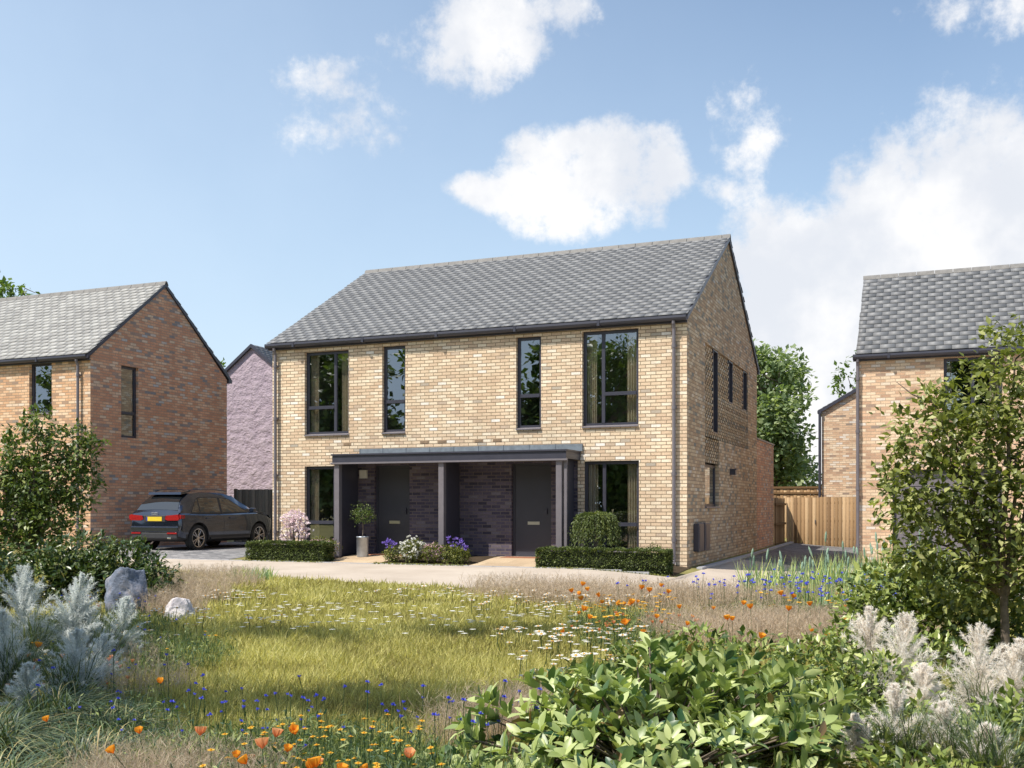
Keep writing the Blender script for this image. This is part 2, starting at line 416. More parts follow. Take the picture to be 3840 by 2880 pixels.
def gutter(parent, x0, x1, y, z):
    """gutter with fascia; y = wall plane, z = top"""
    mb = MB()
    prof = [(y-.20, z), (y-.205, z-.05), (y-.185, z-.09), (y-.15, z-.11), (y-.11, z-.10), (y-.085, z-.07), (y-.08, z-.005), (y-.09, z-.005), (y-.10, z-.06), (y-.15, z-.095), (y-.18, z-.07), (y-.19, z)]
    mb.prism(prof, 'x', x0, x1)
    k = x0+.8
    while k < x1: mb.box(k, y-.212, z-.115, k+.06, y-.08, z+.003); k += 1.95
    mb.build('gutter', M_FRAME, parent)
    fb = MB(); fb.box(x0, y-.078, z-.14, x1, y-.05, z+.03); fb.box(x0, y-.05, z-.14, x1, y-.003, z-.12); fb.build('fascia', M_FRAME, parent)

def downpipe(parent, x, y, z0, z1, r=.038):
    mb = MB(); yy = y-.085
    mb.tube([(x, y-.14, z1), (x, y-.13, z1-.07), (x, yy, z1-.16), (x, yy, z0+.10), (x, yy-.07, z0+.03)], [r]*5, 12)
    for z in (z0+.5, z0+1.9, z0+3.3, z0+4.6):
        if z < z1-.2:
            mb.cyl((x, yy, z), (x, yy, z+.08), r*1.25, n=12); mb.box(x-.05, yy, z+.02, x+.05, y-.001, z+.06)
    return mb.build('downpipe', M_FRAMEL, parent)

def gable_wall(mb, x, y0, y1, z0, ze, yr, zr, holes=()):
    mp = lambda u, z, d: (x-d, u, z)
    wallface(mb, mp, y0, y1, z0, ze, list(holes))
    mb.add([(x,y0,ze), (x,y1,ze), (x,yr,zr)], [(0,1,2)])

def verge(parent, x, ye, ze, yr, zr, yb, zb, m=None, w=.05):
    """thin dark verge strips up and down a gable at plane x"""
    mb = MB()
    for (a, za, b, zb_) in ((ye, ze, yr, zr), (yr, zr, yb, zb)):
        mb.add([(x,a,za-.10),(x,b,zb_-.10),(x,b,zb_+.0),(x,a,za+.0),(x+w,a,za-.10),(x+w,b,zb_-.10),(x+w,b,zb_),(x+w,a,za)],
               [(0,1,2,3),(7,6,5,4),(0,4,5,1),(3,2,6,7),(0,3,7,4),(1,5,6,2)])
    return mb.build('verge', m or M_FRAME, parent)

# ------------------------------------------------------------------ main house (pair of semis)
H = thing('brick_house', (-5.2, 0, 0), 'wide buff brick pair of houses in the centre with a shared porch', 'house')
X0, X1, D, ZE, ZR, YR = -10.42, 0.0, 9.3, 5.24, 8.04, 4.65
WIN = [(-9.48,-8.23,3.0,5.03), (-7.31,-6.69,3.0,5.05), (-3.88,-3.28,3.0,5.05), (-2.32,-1.05,3.0,5.08), (-9.48,-8.22,.28,2.23), (-2.29,-1.04,.28,2.24)]
DOORS = [(-7.53,-6.59,.13,2.22), (-4.0,-3.05,.13,2.22)]
mp = lambda u, z, d: (u, d, z)
w = MB()
PORCH = (-8.02, -2.42, .02, 2.28)
wallface(w, mp, X0, X1, -.5, ZE, [(*q, .11) for q in WIN] + [(*PORCH, .02)])
wallf = w.build('front_wall', M_BUFF, H)
w = MB(); mpp = lambda u, z, d: (u, .02+d, z)
wallface(w, mpp, PORCH[0], PORCH[1], PORCH[2], PORCH[3], [(*q, .10) for q in DOORS])
w.build('porch_brickwork', M_DARKB, H)
w = MB()
SIDEW = (1.86, 3.5, 1.24, 2.24)
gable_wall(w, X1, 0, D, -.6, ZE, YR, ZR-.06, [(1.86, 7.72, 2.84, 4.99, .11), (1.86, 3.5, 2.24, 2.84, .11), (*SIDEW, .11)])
w.build('side_wall', M_BUFF_SHADE, H)
w = MB()
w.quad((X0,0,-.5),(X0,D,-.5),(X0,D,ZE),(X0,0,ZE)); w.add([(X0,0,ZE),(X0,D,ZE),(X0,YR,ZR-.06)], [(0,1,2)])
w.quad((X0,D,-.5),(X1,D,-.5),(X1,D,ZE),(X0,D,ZE)); w.build('rear_wall', M_BUFF_SHADE, H)
# recessed hit-and-miss brick panel on the side wall
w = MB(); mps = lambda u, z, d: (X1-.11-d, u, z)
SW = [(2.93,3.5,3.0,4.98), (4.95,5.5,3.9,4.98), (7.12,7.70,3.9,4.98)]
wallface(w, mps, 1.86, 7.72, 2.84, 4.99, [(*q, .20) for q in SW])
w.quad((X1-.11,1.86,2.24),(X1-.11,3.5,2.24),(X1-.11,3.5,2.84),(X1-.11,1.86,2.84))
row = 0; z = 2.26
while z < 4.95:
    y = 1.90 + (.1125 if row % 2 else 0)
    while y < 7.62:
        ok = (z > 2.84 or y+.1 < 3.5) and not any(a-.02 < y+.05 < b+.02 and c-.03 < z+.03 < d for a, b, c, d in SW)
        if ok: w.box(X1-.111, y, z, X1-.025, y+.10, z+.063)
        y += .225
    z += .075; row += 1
w.build('textured_brick_panel', M_BUFF_SHADE, H)
# roof
ye, ze = -.16, ZE+.03
slates('front_roof', M_SLATE, H, X0-.06, X1+.06, ye, ze, YR, ZR)
slates('rear_roof', M_SLATE, H, X0-.06, X1+.06, D+.16, ze, YR, ZR)
rb = MB()
rb.add([(X0-.03,ye+.03,ze-.02),(X1+.03,ye+.03,ze-.02),(X1+.03,YR,ZR-.03),(X0-.03,YR,ZR-.03),(X1+.03,D+.13,ze-.02),(X0-.03,D+.13,ze-.02)], [(0,1,2,3),(3,2,4,5)])
rb.build('roof_underlay', M_FRAME, H)
ridge(H, X0-.06, X1+.07, YR, ZR+.03)
verge(H, X1+.003, ye+.02, ze, YR, ZR+.01, D+.14, ze)
gutter(H, X0-.10, X1+.02, 0, ZE+.02); 
g = MB(); g.box(X0-.1, D+.05, ZE-.1, X1+.05, D+.19, ZE+.02); g.build('rear_gutter', M_FRAME, H)
downpipe(H, -.26, 0, .0, ZE-.08); downpipe(H, -10.28, 0, .08, ZE-.08)
# windows
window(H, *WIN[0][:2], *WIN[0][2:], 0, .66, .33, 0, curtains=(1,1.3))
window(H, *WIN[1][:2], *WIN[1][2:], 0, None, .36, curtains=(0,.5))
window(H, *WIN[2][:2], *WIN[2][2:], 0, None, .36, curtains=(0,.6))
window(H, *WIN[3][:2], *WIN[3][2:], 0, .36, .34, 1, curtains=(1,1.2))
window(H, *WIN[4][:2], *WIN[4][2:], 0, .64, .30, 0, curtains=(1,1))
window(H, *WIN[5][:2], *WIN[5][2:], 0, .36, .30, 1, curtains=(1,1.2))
window(H, *SIDEW[:2], *SIDEW[2:], X1, None, None, axis='x', curtains=(0,0), roomd=1.2)
for q in SW: window(H, *q[:2], *q[2:], X1-.11, None, None, axis='x', deep=.12, fw=.05, liner=-.085, curtains=(0,0), roomd=1.0, sill=False, room=False)
# doors
for k, (a, b, c, d) in enumerate(DOORS):
    fr = MB(); yy = .10
    fr.box(a, yy, c, a+.05, yy+.05, d); fr.box(b-.05, yy, c, b, yy+.05, d); fr.box(a+.05, yy, d-.05, b-.05, yy+.05, d); fr.box(a, .02, c-.06, b, yy+.05, c)
    leaf = MB(); leaf.box(a+.053, yy+.012, c+.004, b-.053, yy+.05, d-.053)
    for i in range(1, 5):
        xx = a+.053 + (b-a-.106)*i/5; 
    dr = leaf.build('front_door', M_DOOR, H, bevel=.004)
    fr.build('door_frame', M_FRAME, dr)
    lp = MB(); xm = (a+b)/2+.03; lp.box(xm-.14, yy-.006, .84, xm+.14, yy+.013, .91); lp.build('letter_plate', M_STEEL, dr)
    hd = MB(); hx = b-.13 if k == 0 else b-.13; hd.box(hx-.012, yy-.03, 1.08, hx+.012, yy+.013, 1.20); hd.build('handle', M_FRAME, dr)
    th = MB(); th.box(a+.0, -.03, c-.012, b, .10, c+.004); th.build('threshold', M_STEEL, dr)
# canopy and its fins
cz0, cz1, cy = 2.235, 2.46, -.94
c = MB()
c.box(-8.10, cy, cz0+.03, -2.36, cy+.05, cz1-.035); c.box(-8.10, cy+.05, cz0+.03, -8.05, -.001, cz1-.035); c.box(-2.41, cy+.05, cz0+.03, -2.36, -.001, cz1-.035)
cn = c.build('canopy_fascia', M_FRAME, H)
c = MB(); c.box(-8.12, cy-.03, cz1-.034, -2.34, -.001, cz1); c.build('canopy_roof', M_FRAME, H)
c = MB(); c.box(-8.05, cy+.051, cz0+.05, -2.41, -.002, cz0+.07); c.build('canopy_soffit', M_FRAME, H)
c = MB(); c.box(-8.13, cy-.035, cz0-.01, -2.33, cy+.03, cz0+.029); c.build('canopy_drip_trim', M_FRAMEL, H)
c = MB(); c.box(-7.9, -.05, cz1+.002, -2.30, -.004, cz1+.16)
for i in range(9): c.box(-7.9+i*.62, -.06, cz1+.002, -7.885+i*.62, -.004, cz1+.165)
c.build('canopy_flashing', M_LEAD, H)
for x in (-8.06, -5.37, -2.60):
    zb = float(G(x, -.8))
    p = MB(); p.box(x, cy+.02, zb-.02, x+.13, cy+.15, cz0+.03); po = p.build('porch_post', M_FRAMEL, H, bevel=.004)
    f = MB(); f.box(x+.03, cy+.151, zb-.02, x+.09, -.002, cz0+.05); f.build('side_screen', M_FRAME, po)
    if x > -3:
        f = MB(); f.box(x+.17, cy+.06, zb-.02, x+.23, cy+.12, cz0+.03); f.build('slim_post', M_FRAMEL, po)
# small wall fittings
c = MB(); c.box(-7.92, -.03, 1.92, -7.72, .02, 2.12); c.box(-7.90, -.036, 1.935, -7.74, -.03, 2.105); c.build('wall_box', M_WHITEP, H, bevel=.006)
for x in (-8.27, -6.19, -5.73, -4.8, -4.34):
    c = MB(); c.box(x-.11, -.006, 2.715, x+.11, .001, 2.785)
    for i in range(5): c.box(x-.1, -.010, 2.72+i*.013, x+.1, -.006, 2.726+i*.013)
    c.build('air_brick', plain('airbrick', (.42,.30,.2), .9), H)
for y in (.62, 1.28):
    c = MB(); c.box(X1, y, .27, X1+.13, y+.52, .88); b = c.build('meter_box', M_FRAME, H, bevel=.02)
    c = MB(); c.box(X1+.13, y+.05, .32, X1+.137, y+.47, .83); c.build('meter_door', M_FRAME, b)
c = MB(); c.box(X1, 4.95, 2.05, X1+.14, 5.12, 2.2); c.box(X1, 4.92, 2.18, X1+.17, 5.15, 2.21); c.build('flue_vent', M_FRAME, H)
# rear extension
w = MB(); w.quad((X1-.01,D+.002,-.6),(X1-.01,12.8,-.6),(X1-.01,12.8,3.22),(X1-.01,D+.002,3.22)); w.quad((-6,12.8,-.6),(X1-.01,12.8,-.6),(X1-.01,12.8,3.22),(-6,12.8,3.22))
w.quad((-6,D,3.1),(X1-.01,D,3.1),(X1-.01,12.8,3.1),(-6,12.8,3.1)); w.build('rear_extension', M_RED, H)
w = MB(); w.box(-6, D+.003, 3.222, X1+.015, 12.83, 3.27); w.build('extension_coping', M_FRAMEL, H)
c = MB(); c.box(-7.66, -.40, .06, -6.5, .018, .122); c.build('door_step', M_TERRA, H)
c = MB(); c.box(-4.1, -.40, .0, -2.95, .018, .122); c.build('door_step', M_TERRA, H)

# ------------------------------------------------------------------ left house
L = thing('brick_house', (-20, 0, 0), 'house at the left edge with a red brown gable beside the car', 'house')
lx, ly0, ly1, lze, lzr, lyr = -15.77, -.55, 5.11, 5.22, 7.68, 2.28
w = MB(); mpl = lambda u, z, d: (u, ly0+d, z)
LW = [(-17.93,-17.12,3.76,5.12), (-21.0,-19.9,3.3,5.05), (-18.9,-17.2,.9,2.2), (-25,-24,3.2,5.05)]
wallface(w, mpl, -30, lx, -.5, lze, [(*q, .1) for q in LW]); w.build('front_wall', M_ORANGE, L)
w = MB(); LS = (.56, 1.22, 3.14, 5.12)
gable_wall(w, lx, ly0, ly1, -.5, lze, lyr, lzr-.06, [(*LS, .1)]); w.build('side_wall', M_RED, L)
w = MB(); w.quad((-30,ly1,-.5),(lx,ly1,-.5),(lx,ly1,lze),(-30,ly1,lze)); w.add([(-30,ly0,-.5),(-30,ly1,-.5),(-30,ly1,lze),(-30,lyr,lzr-.06),(-30,ly0,lze)], [(0,1,2,3,4)]); w.build('rear_wall', M_RED, L)
slates('front_roof', M_SLATE_SHEEN, L, -30, lx+.05, ly0-.16, lze+.03, lyr, lzr)
slates('rear_roof', M_SLATE_SHEEN, L, -30, lx+.05, ly1+.16, lze+.03, lyr, lzr)
rb = MB(); rb.add([(-30,ly0-.13,lze),(lx+.03,ly0-.13,lze),(lx+.03,lyr,lzr-.03),(-30,lyr,lzr-.03),(lx+.03,ly1+.13,lze),(-30,ly1+.13,lze)], [(0,1,2,3),(3,2,4,5)]); rb.build('roof_underlay', M_FRAME, L)
ridge(L, -30, lx+.07, lyr, lzr+.03)
verge(L, lx+.003, ly0-.14, lze+.03, lyr, lzr+.01, ly1+.15, lze+.03)
gutter(L, -30, lx+.02, ly0, lze+.02); g = MB(); g.box(-30, ly1+.03, lze-.1, lx+.06, ly1+.18, lze+.02); g.build('rear_gutter', M_FRAME, L)
downpipe(L, -16.12, ly0, .08, lze-.08)
window(L, *LW[0][:2], *LW[0][2:], ly0, curtains=(0,0)); window(L, *LW[1][:2], *LW[1][2:], ly0, None, .35, curtains=(1,0))
window(L, *LW[2][:2], *LW[2][2:], ly0, .5, None, curtains=(1,1)); window(L, *LW[3][:2], *LW[3][2:], ly0, .5, None, curtains=(1,1))
window(L, LS[0], LS[1], LS[2], LS[3], lx, None, .35, axis='x', curtains=(0,0), roomd=1.0, sill=False)

# ------------------------------------------------------------------ right house
Rt = thing('brick_house', (8, 5.27, 0), 'peach brick house at the right edge, behind the young tree', 'house')
rx, ry0, ry1, rze, rzr, ryr = 3.11, 5.27, 10.93, 4.94, 7.44, 8.1
w = MB(); mpr = lambda u, z, d: (u, ry0+d, z)
RW = [(5.03,6.3,3.35,4.80), (8.4,9.6,3.0,4.8), (3.88,6.3,-.26,2.14)]
wallface(w, mpr, rx, 13.5, -.8, rze, [(*q, .12) for q in RW]); w.build('front_wall', M_PEACH, Rt)
w = MB(); w.quad((rx,ry0,-.8),(rx,ry1,-.8),(rx,ry1,rze),(rx,ry0,rze)); w.add([(rx,ry0,rze),(rx,ry1,rze),(rx,ryr,rzr-.06)], [(0,1,2)])
w.quad((rx,ry1,-.8),(13.5,ry1,-.8),(13.5,ry1,rze),(rx,ry1,rze)); w.add([(13.5,ry0,-.8),(13.5,ry1,-.8),(13.5,ry1,rze),(13.5,ryr,rzr-.06),(13.5,ry0,rze)], [(0,1,2,3,4)]); w.build('side_wall', M_PEACH, Rt)
slates('front_roof', M_SLATE, Rt, rx-.06, 13.5, ry0-.16, rze+.03, ryr, rzr, w=.36, ex=.2, th=.016)
slates('rear_roof', M_SLATE, Rt, rx-.06, 13.5, ry1+.16, rze+.03, ryr, rzr, w=.36, ex=.2)
rb = MB(); rb.add([(rx-.03,ry0-.13,rze),(13.5,ry0-.13,rze),(13.5,ryr,rzr-.03),(rx-.03,ryr,rzr-.03),(13.5,ry1+.13,rze),(rx-.03,ry1+.13,rze)], [(0,1,2,3),(3,2,4,5)]); rb.build('roof_underlay', M_FRAME, Rt)
ridge(Rt, rx-.07, 13.5, ryr, rzr+.03)
verge(Rt, rx-.053, ry0-.14, rze+.03, ryr, rzr+.01, ry1+.15, rze+.03)
gutter(Rt, rx-.14, 13.5, ry0, rze+.02); downpipe(Rt, rx-.03, ry0, -.25, rze-.08)
window(Rt, *RW[0][:2], *RW[0][2:], ry0, .5, None, curtains=(.6,1)); window(Rt, *RW[1][:2], *RW[1][2:], ry0, .5, None, curtains=(1,1))
gd = MB(); a, b, c, d = RW[2]
gd.box(a, ry0+.10, c, a+.07, ry0+.18, d); gd.box(b-.07, ry0+.10, c, b, ry0+.18, d); gd.box(a+.07, ry0+.10, d-.09, b-.07, ry0+.18, d); gf = gd.build('garage_frame', M_FRAME, Rt)
gd = MB(); z = c
while z < d-.1:
    gd.box(a+.071, ry0+.13, z, b-.071, ry0+.17, min(z+.485, d-.092)); z += .5
gd.build('garage_door', M_FRAMEL, gf)

# ------------------------------------------------------------------ rear houses
RH = thing('brick_house', (4, 17.1, 0), 'small peach brick gable behind the timber fence, between the tree and the right hand house', 'house')
w = MB(); bx0, bxr, bze, bzr = 1.09, 4.3, 4.70, 6.55
w.add([(bx0,17.1,-.5),(7.5,17.1,-.5),(7.5,17.1,bze),(bxr,17.1,bzr),(bx0,17.1,bze)], [(0,1,2,3,4)]); w.quad((bx0,17.1,-.5),(bx0,25,-.5),(bx0,25,bze),(bx0,17.1,bze)); w.quad((7.5,17.1,-.5),(7.5,25,-.5),(7.5,25,bze),(7.5,17.1,bze)); w.build('wall', M_PEACH, RH)
slates('roof', M_SLATE, RH, 17.02, 25, bx0-.12, bze-.01, bxr, bzr+.05, axis='y'); slates('roof', M_SLATE, RH, 17.02, 25, 7.62, bze-.01, bxr, bzr+.05, axis='y')
w = MB()
for a_, b_ in (((bx0-.1, bze), (bxr, bzr+.06)), ((bxr, bzr+.06), (7.6, bze))):
    w.prism([(a_[0], a_[1]-.12), (b_[0], b_[1]-.12), (b_[0], b_[1]), (a_[0], a_[1])], 'y', 17.0, 17.095)
w.build('verge', M_FRAME, RH)
w = MB(); w.cyl((bx0-.06, 17.0, -.2), (bx0-.06, 17.0, bze-.1), .05); w.box(bx0-.14, 16.95, bze-.12, bx0, 25, bze-.02); w.build('downpipe', M_FRAME, RH)

def rendermat():
    m, nt, out = mat('pink_stone'); tc = N(nt, 'ShaderNodeTexCoord')
    mpn = N(nt, 'ShaderNodeMapping'); mpn.inputs['Scale'].default_value = (1, 1, 1.25); nt.links.new(tc.outputs['Object'], mpn.inputs[0])
    a = noise(nt, mpn.outputs[0], 2.6, 5, .55); b = noise(nt, mpn.outputs[0], 9, 4, .6)
    h = math_n(nt, 'ADD', a, math_n(nt, 'MULTIPLY', b, .35))
    princ(nt, out, ramp(nt, a, [(.3, (.34,.27,.32)), (.7, (.46,.375,.42))]), .9, bump=h, bstr=.8, bdist=.16, spec=.2); return m
PK = thing('pink_house', (-21, 13.45, 0), 'pale purple pink rough walled gable standing far behind between two brick houses', 'house')
pxr, pzr, pze, phw, py = -20.97, 7.80, 5.35, 3.25, 13.45
w = MB(); w.add([(pxr-phw,py,-.5),(pxr+phw,py,-.5),(pxr+phw,py,pze),(pxr,py,pzr),(pxr-phw,py,pze)], [(0,1,2,3,4)]); w.quad((pxr+phw,py,-.5),(pxr+phw,22,-.5),(pxr+phw,22,pze),(pxr+phw,py,pze)); w.quad((pxr-phw,py,-.5),(pxr-phw,22,-.5),(pxr-phw,22,pze),(pxr-phw,py,pze)); w.build('wall', rendermat(), PK)
slates('roof', M_SLATE, PK, py-.08, 22, pxr-phw-.12, pze-.02, pxr, pzr+.05, axis='y'); slates('roof', M_SLATE, PK, py-.08, 22, pxr+phw+.12, pze-.02, pxr, pzr+.05, axis='y')
w = MB()
for a_, b_ in (((pxr-phw-.12, pze), (pxr, pzr+.07)), ((pxr, pzr+.07), (pxr+phw+.12, pze))):
    w.prism([(a_[0], a_[1]-.14), (b_[0], b_[1]-.14), (b_[0], b_[1]), (a_[0], a_[1])], 'y', py-.12, py-.005)
w.build('verge', M_FRAME, PK)
P2 = thing('grey_roofed_house', (-17, 20, 0), 'grey slate roof peeping above the pink gable beside the main house', 'house')
w = MB(); w.box(-18.5, 20, -.5, -11, 26, 5.6); w.build('wall', M_PEACH, P2)
slates('roof', M_SLATE, P2, -18.7, -10.9, 19.8, 5.6, 23, 8.35); slates('roof', M_SLATE, P2, -18.7, -10.9, 26.2, 5.6, 23, 8.35)
ridge(P2, -18.7, -10.9, 23, 8.37)

# ------------------------------------------------------------------ fences
def fence(name, x0, x1, y, z0, z1, label, m, board=.125, gate=False, posts=True, ax='x', rail=False):
    T = thing(name, (x0 if ax == 'x' else y, y if ax == 'x' else x0, z0), label, 'gate' if gate else 'fence')
    V = []; F = []; R = []; t = x0; loc = np.array(T.location)
    tr = lambda x, yy, z: (x, yy, z) if ax == 'x' else (yy, x, z)
    k = 0
    while t < x1-.01:
        b = min(t+board-.008, x1); o = .012*(k % 2); h = z1+random.uniform(-.006, .006)
        i = len(V)
        V += [tr(t,y-.012-o,z0), tr(b,y-.012-o,z0), tr(b,y+.01-o,z0), tr(t,y+.01-o,z0), tr(t,y-.012-o,h), tr(b,y-.012-o,h), tr(b,y+.01-o,h), tr(t,y+.01-o,h)]
        F += [(i,i+1,i+5,i+4),(i+1,i+2,i+6,i+5),(i+2,i+3,i+7,i+6),(i+3,i,i+4,i+7),(i+4,i+5,i+6,i+7)]; R += [random.random()]*8
        t += board; k += 1
    fastmesh('boards', V, F, m, T, R, loc=loc)
    c = MB()
    for zz in (z0+.25, (z0+z1)/2, z1-.25):
        a = tr(x0, y+.02, zz); b = tr(x1, y+.06, zz+.07); c.box(min(a[0],b[0]), min(a[1],b[1]), a[2], max(a[0],b[0]), max(a[1],b[1]), b[2])
    c.build('rails', m, T)
    if rail:
        c = MB(); a = tr(x0, y-.05, z1-.03); b = tr(x1, y-.028, z1+.05); c.box(a[0], a[1], a[2], b[0], b[1], b[2]); a = tr(x0, y-.05, z1-.24); b = tr(x1, y-.028, z1-.17); c.box(a[0], a[1], a[2], b[0], b[1], b[2]); c.build('capping_rail', m, T)
    if posts:
        t = x0
        while t <= x1+.01:
            c = MB(); a = tr(t-.04, y-.03, z0); b = tr(t+.04, y+.06, z1+.02); c.box(min(a[0],b[0]), min(a[1],b[1]), z0, max(a[0],b[0]), max(a[1],b[1]), z1+.02); c.build('post', m, T); t += max((x1-x0)/max(1, round((x1-x0)/1.8)), .3)
    if gate:
        c = MB(); c.box(x1-.16, y-.06, 1.0-.35, x1-.13, y-.026, 1.0-.22); c.build('handle', M_STEEL, T)
    return T
fence('timber_gate', .06, 1.17, 15.5, -.17, 1.55, 'timber board gate half in shadow between the side wall and the long fence panel', M_WOODF, gate=True, posts=False)
fence('timber_fence', 1.18, 3.3, 15.45, -.17, 1.56, 'sunlit tan timber board fence closing the right hand drive', M_WOODF, posts=False)
fence('side_fence', 12.86, 15.4, 0.0, -.3, 1.53, 'shaded timber fence running back from the rear brick extension', M_WOODF, ax='y', posts=False)
fence('garden_fence', -3.0, 1.0, 19.0, .0, 1.95, 'pale timber fence with a top rail behind the gate, below the big tree', M_WOODF, rail=True)
fence('dark_fence', -15.74, -10.44, 5.5, .08, 1.78, 'dark weathered timber fence behind the parked car', M_WOODD)

# ------------------------------------------------------------------ vegetation generators
LEAF = [(0,0,0),(.42,.5,.07),(1,0,-.02),(.42,-.5,.07)]; LEAF_F = [(0,1,2),(0,2,3)]
BIG = [(0,0,0),(.30,0,.0),(.65,0,.015),(1,0,-.07),(.25,.40,.06),(.6,.46,.07),(.85,.24,.0),(.25,-.40,.06),(.6,-.46,.07),(.85,-.24,.0)]
BIG_F = [(0,1,4),(1,5,4),(1,2,5),(2,6,5),(2,3,6),(0,7,1),(1,7,8),(1,8,2),(2,8,9),(2,9,3)]
BLADE = [(0,-.5,0),(0,.5,0),(.5,-.42,.06),(.5,.42,.06),(1,0,.28)]; BLADE_F = [(0,1,3),(0,3,2),(2,3,4)]

def blobs_points(blobs, n, shell=.55):
    """points inside a list of ellipsoids (cx,cy,cz,rx,ry,rz), more of them near the surface"""
    w = np.array([b[3]*b[4]*b[5] for b in blobs])**.75; idx = RNG.choice(len(blobs), n, p=w/w.sum())
    B = np.array(blobs)[idx]; d = rdir(n); r = RNG.random(n)**(1/3.)
    r = np.where(RNG.random(n) < shell, .78+.26*RNG.random(n), r)
    wob = 1 + .18*np.sin(d[:,0]*7+B[:,0]*3)*np.sin(d[:,1]*6+B[:,1]*5)*1.0 + .12*np.sin(d[:,2]*11+B[:,2]*9)
    P = B[:, :3] + d*B[:, 3:]*(r*wob)[:, None]
    return P, d

def clump(P, n, s):
    """leaf clusters: n children about each point"""
    Q = np.repeat(P, n, axis=0); return Q + RNG.normal(0, s, Q.shape)

def foliage(P, d, ln, wd, tv=LEAF, tf=LEAF_F, droop=0., out=.6, rnd=None, flat=.6):
    n = len(P); ax = unit(d*out + rdir(n)*.8 + np.array([0, 0, -droop]))
    up = unit(rdir(n)*(1-flat) + np.array([0, 0, 1.])*flat + d*.3)
    s = RNG.uniform(.7, 1.25, n)
    return scatter(tv, tf, P, ax, up, ln*s, wd*s, rnd=rnd)

def branches(mb, base, targets, r0, wig=.12, trunk_h=.4, n=6):
    base = np.array(base, float)
    top = base + np.array([0, 0, trunk_h]); mb.tube([base, base+(top-base)*.5+np.array([.01,.01,0]), top], [r0, r0*.85, r0*.75], 9)
    for t in targets:
        t = np.array(t, float); L = np.linalg.norm(t-top); pts = [top]; k = 5
        for i in range(1, k+1):
            f = i/k; p = top + (t-top)*f + np.array([0, 0, .12*L*math.sin(f*math.pi)]) + RNG.normal(0, wig*L*.12, 3)*(f < 1)
            pts.append(p)
        rs = [r0*.5*(1-.85*i/k)+.003 for i in range(k+1)]; mb.tube(pts, rs, n)
        for j in range(3):
            q = pts[random.randint(2, k)]; e = q + rdir(1, -.3, .6)[0]*L*.2; mb.tube([q, (q+e)/2+RNG.normal(0, .02*L, 3), e], [r0*.16+.002, r0*.1+.002, .002], 4)

def tree(name, base, blobs, n_cl, per, csize, ln, wd, m, label, cat='tree', r0=.05, trunk_h=.6, group=None, droop=.1, crown='crown', mtrunk=None, shell=.55, limbs=None):
    T = thing(name, base, label, cat, group)
    P, d = blobs_points(blobs, n_cl, shell); Q = clump(P, per, csize); dd = np.repeat(d, per, 0)
    light = np.repeat(RNG.random(n_cl), per)*.55 + RNG.random(n_cl*per)*.45
    V, F, R = foliage(Q, dd, ln, wd, droop=droop, rnd=light)
    fastmesh(crown, V, F, m, T, R, loc=base)
    mb = MB(); tg = [(b[0], b[1], b[2]) for b in blobs] if limbs is None else limbs
    branches(mb, base, tg, r0, trunk_h=trunk_h); mb.build('trunk', mtrunk or M_BARK, T, recalc=False)
    return T

M_TREEG = leafmat('tree_green', [(0, (.035,.075,.012)), (.5, (.10,.17,.03)), (.85, (.22,.30,.07)), (1, (.35,.42,.13))], .45, .35)
M_TREEY = leafmat('young_tree', [(0, (.045,.065,.02)), (.35, (.14,.17,.04)), (.7, (.36,.38,.12)), (1, (.68,.66,.34))], .42, .35, .5)
M_TREEL = leafmat('left_tree', [(0, (.035,.06,.02)), (.5, (.10,.15,.04)), (.85, (.24,.29,.08)), (1, (.46,.48,.18))], .42, .3)
M_DARKL = leafmat('dark_shrub', [(0, (.012,.035,.01)), (.5, (.05,.09,.02)), (.85, (.17,.20,.05)), (1, (.42,.36,.12))], .35, .2, .6)
M_LAUREL = leafmat('laurel', [(0, (.03,.085,.04)), (.2, (.13,.20,.06)), (.5, (.37,.44,.15)), (.9, (.62,.67,.32)), (.95, (.25,.15,.06)), (1, (.30,.18,.08))], .42, .25, .65)
M_HEDGE = leafmat('hedge', [(0, (.035,.05,.015)), (.5, (.10,.135,.035)), (.85, (.22,.26,.075)), (1, (.38,.40,.15))], .45, .25)
M_FAR = leafmat('far_tree', [(0, (.11,.16,.08)), (.5, (.24,.31,.16)), (.85, (.38,.44,.23)), (1, (.50,.54,.33))], .6, .45)

# ---- background trees
def crownblobs(cx, cy, cz, r, h, n):
    out = []
    for i in range(n):
        a = random.uniform(0, 6.28); t = random.random(); rr = r*(1-.55*t)*random.uniform(.25, .9); z = cz + h*t
        s = r*random.uniform(.28, .45)*(1-.35*t)
        out.append((cx+rr*math.cos(a), cy+rr*math.sin(a), z, s, s, s*.8))
    return out
tree('broadleaf_tree', (-2.6, 31, 0), crownblobs(-2.6, 31, 2.0, 3.1, 6.6, 34), 1700, 8, .20, .30, .20, M_FAR, 'large light green tree rising behind the house between the main gable and the right house', r0=.28, trunk_h=2.2)
tree('thin_tree', (1.9, 27, 0), [(1.3, 26.6, 7.0, .5, .4, .45), (1.9, 27, 7.6, .6, .5, .5), (2.6, 27, 8.0, .7, .5, .5), (.9, 26.4, 6.4, .45, .4, .25), (2.4, 27, 6.6, .7, .5, .6)], 60, 9, .14, .24, .15, M_TREEG, 'leafy branch tips showing above the small rear gable at the right', r0=.1, trunk_h=4.5)
tree('thin_tree', (-29, 8.3, 0), [(-28.6, 8.3, 9.3, .7, .5, .5), (-29.6, 8.5, 9.5, .8, .5, .7), (-27.8, 8.3, 9.7, .6, .4, .3), (-30.5, 8.5, 9.3, .8, .5, .9)], 95, 9, .15, .25, .16, M_TREEG, 'yellow green treetop just showing over the left house ridge', r0=.1, trunk_h=6)
